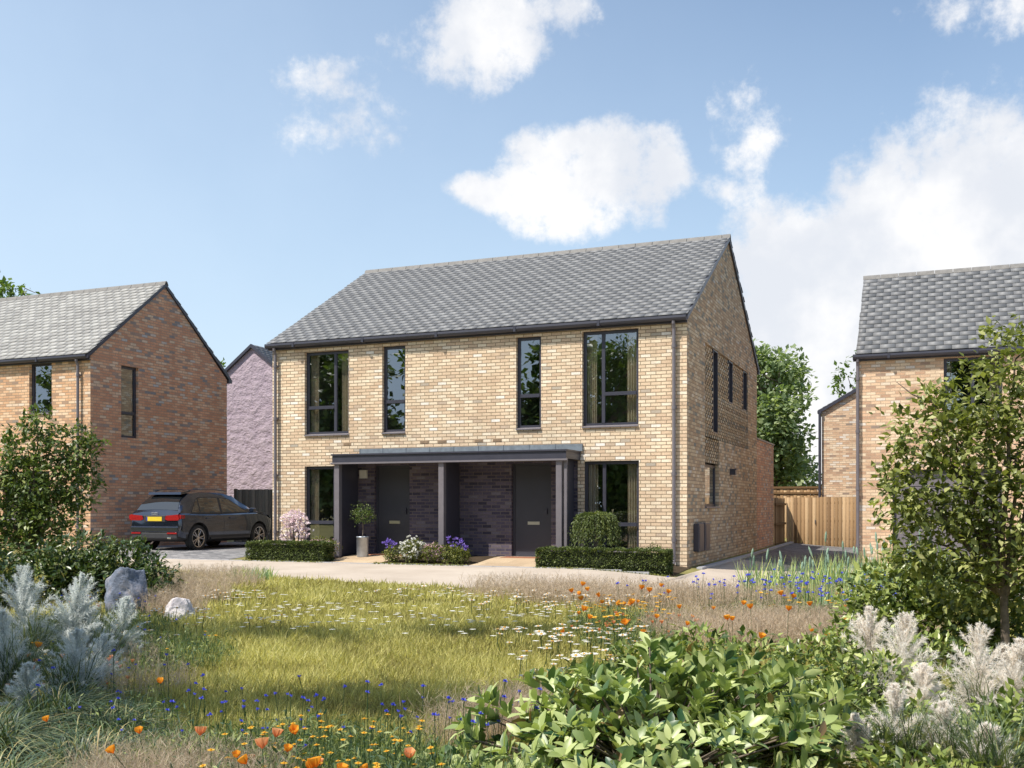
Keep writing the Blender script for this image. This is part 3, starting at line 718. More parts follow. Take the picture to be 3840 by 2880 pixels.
tree('thin_tree', (-24.6, 16, 0), [(-24.6, 16, 7.0, .6, .5, .5), (-24.1, 16, 6.7, .5, .4, .5)], 50, 9, .14, .24, .15, M_TREEG, 'small green treetop in the gap between the left gable and the pink house', r0=.1, trunk_h=4.5)
# trees on the far side of the meadow, seen in the window panes and casting shade
proto = tree('meadow_edge_tree', (-12, -42, 0), crownblobs(-12, -42, 2.0, 3.6, 8.6, 30), 1300, 7, .3, .5, .34, M_TREEG, 'broad tree across the meadow mirrored in the upper window panes', r0=.3, trunk_h=2.5, group='trees across the meadow mirrored in the windows')
def copy_tree(o, parent=None):
    c = o.copy(); C.objects.link(c)
    if parent: c.parent = parent
    for ch in list(o.children): copy_tree(ch, c)
    return c
for i, (x, y, s) in enumerate([(-18,-44,1.25), (-23,-41,1.1), (-28,-45,1.3), (-33,-42,1.15), (-38,-44,1.3), (-43,-42,1.2), (-48,-44,1.25), (-5,-43,1.1), (3,-45,1.0), (-54,-43,1.2), (-61,-44,1.2), (-9,-46,1.2), (8,-43,1.25), (13.5,-45,1.2)]):
    o = copy_tree(proto); o.location = (x, y, 0); o.scale = (s, s, s*.93); o.rotation_euler.z = i*1.3
P = np.stack([RNG.uniform(-80, 30, 16000), RNG.normal(-50, .8, 16000), RNG.uniform(0, 4.6, 16000)*(.75+.25*RNG.random(16000))], 1)
P[:,2] *= .8+.2*np.sin(P[:,0]*.7)*np.sin(P[:,0]*.23); V, F, R = foliage(P, rdir(len(P)), .55, .42); tag(fastmesh('far_thicket', V, F, M_DARKL, rnd=R), 'dense dark thicket closing the far side of the meadow, seen only in the panes', 'thicket', kind='stuff')
tree('shade_tree', (-5.2, -19.2, 0), [(-5.2,-19.0,4.6,1.6,1.3,1.0), (-4.0,-19.6,5.2,1.3,1.1,.8), (-6.4,-17.6,5.6,1.5,1.2,.9), (-5.0,-18.2,6.3,1.3,1.1,.7), (-3.4,-20.2,4.4,1.2,.9,.7)], 1500, 7, .14, .16, .10, M_TREEG, 'tree left of the view casting broken shade on the foreground planting', r0=.16, trunk_h=2.6)
tree('shade_tree', (-3.6, -22.6, 0), [(-2.3,-19.9,7,.7,.42,.4), (-1.2,-19.6,7.4,.7,.38,.4), (-.2,-19.1,6.8,.5,.3,.3), (-3.4,-20.4,6.8,.9,.6,.5)], 330, 7, .17, .16, .10, M_TREEG, 'tree behind the viewer throwing a narrow shade band across the near lawn', r0=.16, trunk_h=2.8)
tree('shade_tree', (-8.6, -18.6, 0), [(-6.6,-17.7,7.2,1.1,.7,.5), (-5.0,-17.0,7.3,1.0,.5,.4), (-3.5,-16.8,6.9,.7,.35,.3), (-2.2,-15.9,7.2,.7,.42,.3), (-1.1,-15.6,7.0,.5,.25,.25), (-8.0,-18.2,6.5,1.3,1.0,.8)], 560, 7, .17, .16, .10, M_TREEG, 'tree beyond the left edge shading the rock and the middle of the lawn', r0=.16, trunk_h=3)

# ---- right young tree
by = [(5.32,-13.35,2.30,.28,.28,.28), (5.1,-13.3,2.0,.34,.3,.28), (4.75,-13.4,1.78,.28,.25,.26), (5.35,-13.3,1.7,.42,.35,.36), (4.85,-13.3,1.4,.42,.35,.34), (4.58,-13.45,1.38,.18,.2,.2), (5.4,-13.3,1.25,.5,.4,.4), (4.8,-13.25,1.0,.38,.35,.3), (5.45,-13.2,.85,.45,.4,.3), (4.78,-13.35,2.02,.10,.10,.12), (5.0,-13.2,.72,.3,.3,.2), (5.75,-13.1,1.9,.4,.35,.45), (5.8,-13.1,1.3,.4,.35,.4)]
tree('young_tree', (5.25,-13.3,0), by, 2300, 5, .035, .062, .036, M_TREEY, 'young small leaved tree on a thin grey trunk in front of the right hand house', r0=.036, trunk_h=.62, shell=.4)
# ---- left tree
bl = [(-7.35,-10.1,2.45,.22,.22,.3), (-7.55,-10.1,2.1,.36,.3,.35), (-7.0,-9.9,2.15,.34,.3,.3), (-8.0,-10.2,1.85,.4,.35,.35), (-6.75,-9.85,1.95,.2,.25,.3), (-7.4,-10.1,1.6,.55,.4,.4), (-8.3,-10.4,1.6,.4,.35,.4), (-6.95,-9.8,1.55,.4,.35,.35), (-7.8,-10.1,1.1,.6,.4,.4), (-7.1,-10.,1.1,.45,.4,.35), (-8.5,-10.4,1.1,.4,.35,.4), (-6.65,-9.75,2.2,.12,.15,.18), (-7.7,-10.1,.7,.6,.4,.35)]
tree('leafy_shrub_tree', (-7.5,-10.1,0), bl, 1900, 5, .045, .085, .045, M_TREEL, 'bushy small leaved tree in front of the left house corner', r0=.05, trunk_h=.5, shell=.4)

def shrub(name, base, blobs, n, per, cs, ln, wd, m, label, cat='shrub', tv=LEAF, tf=LEAF_F, droop=.1, group=None, shell=.75, flat=.6, out=.6, zmin=0.0):
    T = thing(name, base, label, cat, group)
    P, d = blobs_points(blobs, n, shell); Q = clump(P, per, cs) if per > 1 else P; dd = np.repeat(d, per, 0)
    keep = Q[:, 2] > base[2] + zmin; Q = Q[keep]; dd = dd[keep]
    rn = (np.repeat(RNG.random(n), per)*.5 + RNG.random(n*per)*.5)[keep]
    if per == 1: rn = RNG.random(len(Q))
    V, F, R = foliage(Q, dd, ln, wd, tv, tf, droop, out=out, rnd=rn, flat=flat)
    fastmesh('foliage', V, F, m, T, R, loc=base, smooth=len(tv) > 5)
    mb = MB(); b = np.array(base, float)
    for q in blobs:
        e = np.array(q[:3], float); mid = (b+e)/2 + RNG.normal(0, .03, 3); mb.tube([b + RNG.normal(0, .02, 3)*[1,1,0], mid, e], [.014, .010, .005], 5)
    mb.build('stems', M_BARK, T, recalc=False)
    return T
# foreground laurel
lau = [(3.05,-17.0,.10,.34,.35,.26), (3.3,-16.75,.24,.34,.35,.26), (3.55,-16.5,.28,.36,.35,.26), (3.85,-16.35,.28,.36,.35,.26), (4.1,-16.2,.22,.30,.35,.26), (2.95,-17.35,.0,.4,.35,.2), (3.5,-17.1,.06,.45,.4,.28), (3.95,-16.9,.05,.4,.35,.28), (4.1,-16.55,.08,.3,.3,.26), (3.6,-16.2,.30,.3,.3,.2)]
T = thing('laurel_shrub', (3.6,-16.8,0), 'broad laurel shrub with large glossy pale green leaves in the right foreground', 'shrub')
P, d = blobs_points(lau, 1050, .9); P = P[(P[:,2] > -.02)]; 
parts = []
for i in range(len(P)):                                                # a whorl of leaves on each shoot tip
    k = random.randint(4, 7); c = np.array([3.6,-16.8,-.3]); o = unit((P[i]-c)[None])[0]; o = unit((o + rdir(1)[0]*.35 + [0,0,.25])[None])[0]
    s = np.cross(o, [0,.3,1]); s /= np.linalg.norm(s); t = np.cross(o, s); a0 = random.uniform(0, 6.28)
    an = a0 + np.arange(k)*2.4; sp = RNG.uniform(.55, 1.15, k)
    rdl = np.cos(an)[:,None]*s + np.sin(an)[:,None]*t
    ax = unit(o[None]*.75 + rdl*sp[:,None]); up = unit(o[None]*1.0 - rdl*.5 + RNG.normal(0, .25, (k,3)))
    ln = RNG.uniform(.066, .108, k)
    parts.append(scatter(BIG, BIG_F, P[i][None] + ax*.008 - o*.02*np.arange(k)[:,None]*.3, ax, up, ln, ln*.46, rnd=np.clip(RNG.random(k)*.85 + random.uniform(-.1, .15), 0, 1)))
V, F, R = join(parts); fastmesh('leaves', V, F, M_LAUREL, T, R, loc=(3.6,-16.8,0), smooth=True)
mb = MB()
for q in P[::4]: mb.tube([(3.6+random.uniform(-.3,.3),-16.8,.0), (q+np.array([3.6,-16.8,0]))/2, q], [.009,.006,.004], 4)
mb.build('stems', M_BARK, T, recalc=False)

M_LAUR2 = leafmat('laurel_small', [(0, (.025,.055,.018)), (.35, (.12,.17,.04)), (.7, (.32,.38,.10)), (.93, (.55,.58,.23)), (1, (.26,.15,.05))], .35, .25, .6)
shrub('leafy_shrub', (3.3,-14.9,0), [(3.1,-14.9,.22,.28,.28,.16), (3.4,-14.85,.30,.28,.28,.18), (3.75,-14.8,.26,.3,.28,.18), (2.85,-15.1,.15,.25,.25,.14), (3.5,-15.2,.18,.35,.3,.16)], 900, 3, .02, .065, .032, M_LAUR2, 'low mid green shrub directly behind the large leaved laurel')
shrub('leafy_shrub', (4.3,-14.6,0), [(4.1,-14.9,.25,.3,.3,.2), (4.35,-14.5,.30,.32,.3,.22), (4.5,-15.1,.20,.35,.3,.2), (4.75,-14.5,.28,.35,.3,.2), (4.25,-15.4,.1,.3,.3,.2), (4.7,-15.7,.05,.4,.3,.2)], 1700, 3, .02, .055, .026, M_LAUR2, 'dark dense small leaved shrub behind the white plumes on the right')
shrub('leafy_shrub', (4.6,-12.6,0), [(4.45,-12.5,.5,.32,.3,.28), (4.75,-12.4,.6,.38,.3,.3), (5.15,-12.4,.5,.38,.3,.3), (4.3,-12.5,.25,.3,.3,.25), (4.8,-12.6,.25,.5,.3,.25), (5.5,-12.4,.4,.4,.3,.3), (4.6,-12.4,.75,.15,.15,.15)], 2000, 3, .03, .075, .035, M_LAUR2, 'bright green shrub growing under the young tree on the right')
shrub('leafy_shrub', (5.1,-16.3,0), [(5.2,-16.0,.1,.35,.3,.22), (5.3,-15.6,.15,.3,.3,.22), (4.75,-16.45,.0,.35,.25,.16), (5.15,-16.7,-.02,.35,.25,.16), (4.5,-16.0,.02,.25,.25,.16)], 1500, 3, .02, .06, .03, M_LAUR2, 'small leafy shrub at the bottom right corner below the plumes')
# left dark shrubs
shrub('dark_shrub', (-5.3,-11.0,0), [(-5.6,-11.0,.55,.5,.4,.33), (-5.0,-10.9,.5,.5,.4,.3), (-4.55,-11.0,.3,.42,.35,.28), (-5.2,-11.2,.25,.7,.4,.3), (-4.4,-11.1,.12,.3,.3,.2), (-5.9,-11.2,.4,.5,.4,.35)], 2600, 3, .03, .085, .036, M_DARKL, 'dark glossy rhododendron like shrub behind the large boulder')
shrub('dark_shrub', (-6.3,-12.2,0), [(-6.3,-12.2,.6,.45,.4,.35), (-5.9,-12.2,.45,.45,.4,.3), (-6.7,-12.4,.5,.5,.4,.4), (-5.6,-12.3,.2,.4,.4,.25), (-6.4,-12.4,.2,.6,.4,.3)], 2200, 3, .03, .085, .036, M_DARKL, 'dark shrub with pale new shoots at the left edge below the small tree')

# ---- hedges and porch planting
def hedge(base, x0, x1, y0, y1, z0, z1, label):
    T = thing('box_hedge', base, label, 'hedge', 'low clipped hedges in front of the house')
    n = int(((x1-x0)*(y1-y0) + 2*(x1-x0)*(z1-z0) + 2*(y1-y0)*(z1-z0))*5200)
    u = RNG.random((n, 3)); f = RNG.integers(0, 6, n); f = np.where(RNG.random(n) < .35, 5, f); f = np.where(f == 4, 2, f)
    for k, (c, v) in enumerate([(0,0),(0,1),(1,0),(1,1),(2,0),(2,1)]): u[f == k, c] = v
    d = (u-.5)*2; P = np.array([x0,y0,z0]) + u*np.array([x1-x0,y1-y0,z1-z0]); 
    P += RNG.normal(0, .012, P.shape) + .016*np.sin(P*[17,15,19]+[0,1,2])[:, [1,2,0]]
    V, F, R = foliage(P, unit(d), .036, .022, out=.9, rnd=np.clip(RNG.random(n)*.8 + .2*np.sin(P[:,0]*23)*np.sin(P[:,2]*31), 0, 1)); fastmesh('foliage', V, F, M_HEDGE, T, R, loc=base)
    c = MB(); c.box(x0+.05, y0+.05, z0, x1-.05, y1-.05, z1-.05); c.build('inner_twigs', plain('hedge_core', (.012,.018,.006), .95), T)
    return T
hedge((-8.8,-1.7,0), -9.8, -7.74, -1.86, -1.45, -.02, .42, 'short clipped hedge left of the porch, below the pink blossom shrub')
hedge((-1.3,-1.7,0), -2.66, .02, -1.86, -1.40, -.06, .38, 'longer clipped hedge right of the porch, below the weeping shrub')
M_YGC = leafmat('ground_cover', [(0, (.09,.11,.02)), (.5, (.20,.22,.05)), (1, (.38,.36,.10))], .6, .3)
parts = []
for x0, x1 in ((-9.85,-7.72), (-2.7,.1), (-6.45,-4.25)):
    n = int((x1-x0)*650); P = np.stack([RNG.uniform(x0, x1, n), RNG.uniform(-1.99,-1.82, n), np.zeros(n)], 1); P[:,2] = G(P[:,0], P[:,1])
    parts.append(foliage(P, rdir(n, .3, 1), .05, .02))
V, F, R = join(parts); tag(fastmesh('ground_cover', V, F, M_YGC, rnd=R), 'yellow green ground cover edging the beds below the hedges', 'ground cover', kind='stuff')

def petalmat(name, a, b, trans=.25): return leafmat(name, [(0, a), (1, b)], .6, trans, .2, (1,1,1))
M_WPINK = petalmat('blossom_pink', (.85,.66,.70), (.94,.88,.88)); M_PINK = petalmat('flower_pink', (.62,.36,.42), (.85,.68,.70))
M_PURP = petalmat('flower_purple', (.16,.10,.45), (.34,.24,.70)); M_WHITE = petalmat('flower_white', (.70,.70,.64), (.90,.89,.84))
M_ORANGE_F = petalmat('poppy_petals', (.72,.16,.012), (.93,.46,.05), .35); M_YEL = petalmat('flower_yellow', (.78,.40,.03), (.90,.62,.10)); M_BLUE = petalmat('flower_blue', (.06,.08,.60), (.17,.20,.85))
M_CORAL = petalmat('poppy_coral', (.78,.22,.07), (.93,.50,.24), .35)
M_STEM = leafmat('stem_green', [(0, (.05,.09,.03)), (1, (.16,.22,.08))], .6, .1)
M_BED1 = leafmat('bed_plant', [(0, (.05,.07,.01)), (.5, (.14,.16,.03)), (1, (.34,.33,.08))], .5, .25)

def flowering(name, base, blobs, n, m, label, mf, nf, fs, petals='blossoms', cat='flowering plant', ln=.05, wd=.022, fb=None, leafy=True, group=None):
    if leafy: T = shrub(name, base, blobs, n, 3, .02, ln, wd, m, label, cat, group=group)
    else:
        T = thing(name, base, label, cat, group); mb = MB(); b = np.array(base, float)
        for q in blobs:
            for _ in range(5):
                e = np.array(q[:3]) + RNG.normal(0, .5, 3)*np.array(q[3:]); mb.tube([b, (b+e)/2+RNG.normal(0, .03, 3), e], [.016,.010,.005], 5)
        mb.build('stems', M_BARK, T, recalc=False)
    P, d = blobs_points(fb or blobs, nf, .8); P = P[P[:,2] > base[2]+.05]; n2 = len(P); dd = unit(rdir(n2)*.6+[0,0,.8])
    Q = np.repeat(P, 6, 0); D = unit(np.repeat(dd, 6, 0) + rdir(n2*6)*1.0); V, F, R = scatter(LEAF, LEAF_F, Q, D, unit(rdir(n2*6)+[0,0,1]), RNG.uniform(.7,1.2,n2*6)*fs, RNG.uniform(.7,1.2,n2*6)*fs*.7)
    fastmesh(petals, V, F, mf, T, R, loc=base); return T
z0 = .06
flowering('magnolia_shrub', (-9.0,-1.15,z0), [(-9.15,-1.15,.75,.20,.18,.20), (-8.85,-1.15,.85,.22,.18,.22), (-9.2,-1.15,.5,.16,.15,.15), (-8.75,-1.15,.62,.18,.15,.2), (-9.0,-1.15,1.0,.25,.2,.15)], 0, None, 'pink white blossoming shrub against the left wall behind the hedge', M_WPINK, 330, .06, cat='shrub', leafy=False)
flowering('pink_flower_plant', (-8.1,-1.2,z0), [(-8.25,-1.2,.42,.25,.15,.12), (-7.95,-1.25,.34,.2,.15,.14)], 260, M_BED1, 'low plant with small pink flowers beside the left porch post', M_PINK, 120, .03)
flowering('purple_flower_plant', (-6.2,-1.5,.02), [(-6.2,-1.5,.22,.17,.18,.18)], 300, M_BED1, 'purple flowered plant at the left end of the middle bed', M_PURP, 22, .055, fb=[(-6.25,-1.5,.42,.2,.15,.08)])
flowering('white_flower_plant', (-5.75,-1.5,.0), [(-5.75,-1.5,.28,.25,.22,.22), (-5.6,-1.5,.3,.2,.2,.22)], 650, M_BED1, 'white flowered bushy plant in the middle bed under the porch', M_WHITE, 150, .045, fb=[(-5.7,-1.55,.32,.3,.22,.26)])
flowering('pink_flower_plant', (-5.2,-1.5,.0), [(-5.2,-1.5,.24,.22,.22,.18)], 500, M_BED1, 'dusty pink flowered plant in the middle bed beside the white flowers', M_PINK, 190, .032, fb=[(-5.2,-1.5,.26,.24,.22,.2)])
flowering('purple_flower_plant', (-4.72,-1.5,.0), [(-4.72,-1.5,.24,.24,.2,.2), (-4.55,-1.5,.2,.2,.2,.15)], 600, M_BED1, 'taller purple flowered plant at the right end of the middle bed', M_PURP, 34, .058, fb=[(-4.72,-1.5,.50,.26,.15,.08), (-4.6,-1.5,.38,.2,.15,.1)])
# weeping shrub
T = thing('weeping_shrub', (-1.66,-1.1,0), 'round weeping green shrub in front of the lower right window', 'shrub')
parts = []; mb = MB(); n = 260
for i in range(n):
    a = random.uniform(0, 6.28); r = .36*math.sqrt(random.random())+.04; L = random.uniform(.35,.85)*(.5+r); s0 = np.array([-1.66,-1.1,1.02])
    top = s0 + np.array([math.cos(a)*r*.6, math.sin(a)*r*.6, .10*(1-r)]) ; k = 12; pts = []
    for j in range(k):
        f = j/(k-1); pts.append(top + np.array([math.cos(a)*r*.75*f**.6, math.sin(a)*r*.75*f**.6, -L*f*f*1.0 + .05*f]))
    pts = np.array(pts); D = np.gradient(pts, axis=0); Q = np.repeat(pts, 3, 0) + RNG.normal(0, .012, (k*3, 3)); ax = unit(np.repeat(unit(D), 3, 0)*.7 + rdir(k*3)*.5)
    parts.append(scatter(LEAF, LEAF_F, Q, ax, rdir(k*3), .06, .02, rnd=np.clip(random.random()*.7+RNG.random(k*3)*.3, 0, 1)))
V, F, R = join(parts); fastmesh('foliage', V, F, M_HEDGE, T, R, loc=(-1.66,-1.1,0))
mb.tube([(-1.66,-1.1,.0), (-1.65,-1.1,.5), (-1.66,-1.1,1.0)], [.03,.025,.02], 7); mb.build('trunk', M_BARK, T, recalc=False)
shrub('small_shrub', (-.45,-1.1,.0), [(-.45,-1.1,.3,.22,.2,.18), (-.7,-1.15,.25,.15,.15,.12)], 380, 3, .02, .04, .022, M_HEDGE, 'small rounded shrub showing above the right hedge near the downpipe')
# planter with clipped tree
pl = thing('planter_pot', (-7.42,-.72,.085), 'tall round galvanised metal planter by the left front door', 'planter')
c = MB(); x, y, z = -7.42, -.72, .085
prof = [(.13,z),(.135,z+.02),(.14,z+.44),(.148,z+.445),(.148,z+.47),(.13,z+.47),(.128,z+.42)]
n = 24; V = []; 
for r, zz in prof: V += [(x+r*math.cos(6.2832*i/n), y+r*math.sin(6.2832*i/n), zz) for i in range(n)]
c.add(V, [(j*n+i, j*n+(i+1) % n, (j+1)*n+(i+1) % n, (j+1)*n+i) for j in range(len(prof)-1) for i in range(n)], True); c.build('pot', M_ZINC, pl)
c = MB(); c.cyl((x,y,z+.40), (x,y,z+.43), .127, n=20); c.build('soil', M_BED, pl)
tree('olive_tree', (-7.42,-.72,.5), [(-7.42,-.72,1.12,.22,.2,.17), (-7.5,-.72,1.0,.17,.16,.13), (-7.3,-.72,1.02,.17,.16,.13)], 260, 4, .03, .05, .018, M_TREEL, 'small round headed olive tree growing in the metal planter', r0=.014, trunk_h=.45)

# ------------------------------------------------------------------ lawn, meadow and flowers
def ell(pts, n):
    """random ground points inside a list of ellipses (cx,cy,rx,ry)"""
    E = np.array(pts); w = E[:,2]*E[:,3]; k = RNG.choice(len(E), n, p=w/w.sum()); a = RNG.uniform(0, 6.283, n); r = np.sqrt(RNG.random(n))
    P = np.stack([E[k,0] + E[k,2]*r*np.cos(a), E[k,1] + E[k,3]*r*np.sin(a), np.zeros(n)], 1); P[:,2] = G(P[:,0], P[:,1]); return P
def inside_lawn(P):
    ok = P[:,1] < np.array([near_edge(x) for x in P[:,0]]) - .05 + .12*np.sin(P[:,0]*5.1)
    return ok
def onpath(P): return np.array([near_edge(x) for x in P[:,0]]) + .1 < P[:,1]
M_LAWN = leafmat('lawn_grass', [(0, (.17,.14,.055)), (.25, (.35,.31,.11)), (.6, (.58,.54,.19)), (.85, (.76,.71,.31)), (1, (.86,.80,.50))], .6, .42, .25, (1.,1.02,.6))
cx, cy = 4.778, -21.385
n = 300000
u = RNG.uniform(-.56, .56, n); dep = 4.2*np.exp(RNG.random(n)*math.log(21/4.2))
ct, st = math.cos(rad(22.27)), math.sin(rad(22.27))
P = np.stack([cx + (ct*u - st)*dep, cy + (st*u + ct)*dep, np.zeros(n)], 1)
P = P[inside_lawn(P)]; P[:,2] = G(P[:,0], P[:,1]); n = len(P)
dist = np.hypot(P[:,0]-cx, P[:,1]-cy)
tuft = .5+.5*np.sin(P[:,0]*3.1+np.sin(P[:,1]*2.3))*np.sin(P[:,1]*2.7)
from mathutils import noise as mn_, Vector as V3
patch = np.array([mn_.fractal(V3((a*.9, b*1.3, 0)), .9, 2.1, 4) for a, b in P[:, :2]]); patch = np.clip(.5+patch*.9, 0, 1); tuft = .35*tuft+.65*patch
ax = unit(np.stack([RNG.normal(0,.55,n)+.15, RNG.normal(0,.55,n), RNG.uniform(.55,1.1,n)], 1)); h = RNG.uniform(.05,.13,n)*(.55+.85*tuft)
V, F, R = scatter(BLADE, BLADE_F, P, ax, rdir(n), h, .0075*np.clip(dist/8, .6, 1.8), rnd=np.clip(RNG.random(n)*.6 + .5*tuft-.08, 0, 1))
tag(fastmesh('lawn_grass', V, F, M_LAWN, rnd=R), 'long yellow green meadow grass covering the open lawn', 'grass', kind='stuff')

# dry feathery grass
M_DRY = leafmat('dry_grass', [(0, (.34,.26,.17)), (.4, (.56,.44,.31)), (.8, (.70,.57,.43)), (1, (.78,.68,.54))], .8, .4, .1, (1,1,1))
def feather(P, h, n_st=1, wd=.003, lean=.25):
    n = len(P); ax = unit(np.stack([RNG.normal(0,lean,n), RNG.normal(0,lean,n), np.ones(n)], 1)); hh = h*RNG.uniform(.6,1.1,n)
    parts = [scatter(BLADE, BLADE_F, P, ax, rdir(n), hh, wd)]
    k = 9; f = RNG.uniform(.3, 1.0, (n, k)); Q = P[:,None,:] + ax[:,None,:]*(hh[:,None]*f)[:,:,None]; Q = Q.reshape(-1, 3)
    a2 = unit(np.repeat(ax, k, 0)*.8 + rdir(n*k)*.75); parts.append(scatter(BLADE, BLADE_F, Q, a2, rdir(n*k), RNG.uniform(.03,.09,n*k)*(h/.35), wd*.8))
    return join(parts)
def drop(P): return P[~onpath(P)]
zones = [
    ([(-.2,-8.4,1.0,.8),(.9,-8.9,1.1,.9),(1.8,-9.0,1.0,.8),(2.8,-8.6,1.1,.8),(3.8,-8.5,.9,.8)], 5200, .33, .004),
    ([(2.9,-11.6,.75,.9),(3.7,-11.4,.75,1.0),(4.3,-11.3,.6,.9),(3.3,-12.3,.5,.5)], 5200, .30, .0032),
    ([(-6.4,-8.9,.9,.7),(-5.4,-8.4,.7,.6),(-7.4,-8.6,.9,.9),(-8.6,-7.6,1.0,.8),(-6.6,-7.2,1.0,.6)], 2600, .28, .0045),
    ([(-3.3,-12.0,.40,.45),(-4.2,-10.6,.6,.5)], 1200, .34, .0035),
    ([(1.75,-18.0,.32,.35),(2.1,-17.95,.3,.3)], 1900, .27, .0018),
    ([(2.75,-16.2,.22,.3),(2.6,-16.6,.2,.3)], 800, .32, .002),
    ([(-1.0,-15.2,.35,.35),(-.1,-16.0,.35,.35)], 450, .24, .0024)]
parts = []
for E, n, h, wd in zones: parts.append(feather(drop(ell(E, n)), h, wd=wd))
V, F, R = join(parts); tag(fastmesh('dry_grass', V, F, M_DRY, rnd=R), 'dry brown feathery meadow grass in drifts around the lawn', 'dry grass', kind='stuff')

# low green flower foliage
M_GREY = leafmat('flower_foliage', [(0, (.05,.10,.06)), (.5, (.12,.18,.07)), (.8, (.26,.30,.08)), (1, (.38,.42,.2))], .6, .25)
parts = []
for E, n, h in (([(1.9,-11.2,.6,.9),(2.3,-12.4,.5,.7),(3.6,-9.9,.8,1.3),(3.2,-9.0,1.,.8),(4.2,-11.,.5,1.)], 9000, .20), ([(2.6,-17.9,.65,.4),(2.2,-17.4,.6,.5),(3.0,-17.7,.35,.4),(2.5,-18.2,.5,.25),(1.8,-17.6,.4,.4)], 16000, .26), ([(.3,-17.0,.6,.6),(-1.5,-15.,1.2,1.0),(-3.0,-13.6,.9,.9),(.9,-17.3,.6,.3)], 7000, .24)):
    P = drop(ell(E, n)); n = len(P); ax = unit(np.stack([RNG.normal(0,.35,n), RNG.normal(0,.35,n), np.ones(n)], 1)); hh = h*RNG.uniform(.4,1.1,n)
    parts.append(scatter(BLADE, BLADE_F, P, ax, rdir(n), hh, .004)); f = RNG.uniform(.2,1,n)
    parts.append(foliage(P + ax*(hh*f)[:,None], rdir(n,0,1), .040, .011))
V, F, R = join(parts); tag(fastmesh('wildflower_foliage', V, F, M_GREY, rnd=R), 'fine green foliage under the wild flowers', 'foliage', kind='stuff')

# tall blue green grasses with seed heads
M_TALL = leafmat('tall_grass', [(0, (.18,.30,.20)), (.4, (.34,.46,.27)), (.7, (.52,.58,.16)), (1, (.70,.68,.32))], .5, .3)
M_SEED = leafmat('seed_head', [(0, (.30,.42,.32)), (.5, (.48,.54,.36)), (1, (.70,.62,.46))], .8, .2)
def tallgrass(base, rx, ry, nst, h, label, heads, group='clumps of tall blue green seed grass'):
    T = thing('tall_grass', base, label, 'tall grass', group)
    n = nst; P = ell([(base[0], base[1], rx, ry)], n); ax = unit(np.stack([RNG.normal(0,.22,n), RNG.normal(0,.22,n), np.ones(n)], 1)); hh = h*RNG.uniform(.35,.85,n)
    V, F, R = scatter(BLADE, BLADE_F, P, ax, rdir(n), hh, .02); fastmesh('blades', V, F, M_TALL, T, R, loc=base)
    P = ell([(base[0], base[1], rx, ry)], heads); mb = MB(); sd = MB()
    for p in P:
        d = unit((RNG.normal(0,.10,3)*[1,1,0]+[0,0,1])[None])[0]; L = h*random.uniform(.6,1.); q = p + d*L
        mb.tube([p, q], [.004,.003], 4); l = random.uniform(.09,.16); sd.tube([q, q+d*l*.3, q+d*l*.75, q+d*l], [.008,.015,.014,.004], 6)
    mb.build('stalks', M_TALL, T, recalc=False); sd.build('seed_heads', M_SEED, T, recalc=False)
    return T
tallgrass((3.15,-7.75,0), .7, .55, 650, .80, 'clump of tall blue green seed grass nearest the right drive shadow', 11)
tallgrass((3.95,-7.4,-.02), .65, .6, 800, .88, 'tall seed grass clump in front of the timber fence', 14)
tallgrass((4.6,-7.3,-.03), .65, .6, 800, .92, 'tall seed grass clump in front of the right house corner pipe', 15)
tallgrass((3.9,-9.0,0), .7, .55, 650, .55, 'shorter blue green grass clump among the blue flowers at the right', 6)
tallgrass((-9.6,-7.2,0), .8, .7, 380, .75, 'tall seed grass clump behind the dark left shrub', 12)
tallgrass((-7.6,-8.8,0), .6, .5, 260, .60, 'tall seed grass clump in front of the parked car rear', 8)
tallgrass((-5.9,-7.0,0), .4, .35, 260, .32, 'small pale blue green tuft at the path edge near the lawn', 0)

# individual flowers: prototypes copied
def flower_proto(kind, m, r, h, leafc=None):
    """returns list of (name, mesh) with origin at the ground"""
    parts = []
    mb = MB(); mb.tube([(0,0,0), (.012,.006,h*.5), (0,0,h)], [.0022,.002,.0018], 4); st = mb.build(kind+'_stem', M_STEM)
    V = []; 
    if kind == 'poppy':
        n = 5; P = np.tile([[0,0,h]], (n,1)).astype(float); a = np.arange(n)*2*math.pi/n; ax = np.stack([np.cos(a)*.5, np.sin(a)*.5, np.ones(n)*.95], 1)
        up = np.stack([-np.cos(a), -np.sin(a), np.ones(n)*.5], 1); V, F, R = scatter([(0,0,0),(.5,.38,-.06),(.5,0,-.10),(.5,-.38,-.06),(1,.46,.05),(1.05,0,.0),(1,-.46,.05)], [(0,1,2),(0,2,3),(1,4,5),(1,5,2),(2,5,6),(2,6,3)], P, ax, up, r*1.5, r*1.45, r, rnd=RNG.random(n))
        R = np.tile([0,.5,.5,.5,1,1,1], n).astype(float)
    elif kind == 'daisy':
        n = 11; a = np.arange(n)*2*math.pi/n; ax = np.stack([np.cos(a), np.sin(a), np.ones(n)*.12], 1); V, F, R = scatter(LEAF, LEAF_F, np.tile([[0,0,h]], (n,1)).astype(float), ax, np.tile([[0,0,1.]], (n,1)), r, r*.45)
    else:
        n = 12; ax = rdir(n, -.1, .9); V, F, R = scatter(LEAF, LEAF_F, np.tile([[0,0,h]], (n,1)).astype(float), ax, rdir(n), r, r*.55)
    pt = fastmesh(kind+'_petals', V, F, m, None, R)
    r_ = [('stem', st.data), ('petals', pt.data)]
    if kind == 'daisy':
        c = MB(); c.cyl((0,0,h-.002), (0,0,h+.006), r*.3, r*.22, 8); co = c.build('daisy_eye', M_YEL); r_.append(('flower_centre', co.data)); bpy.data.objects.remove(co)
    bpy.data.objects.remove(st); bpy.data.objects.remove(pt)
    return r_
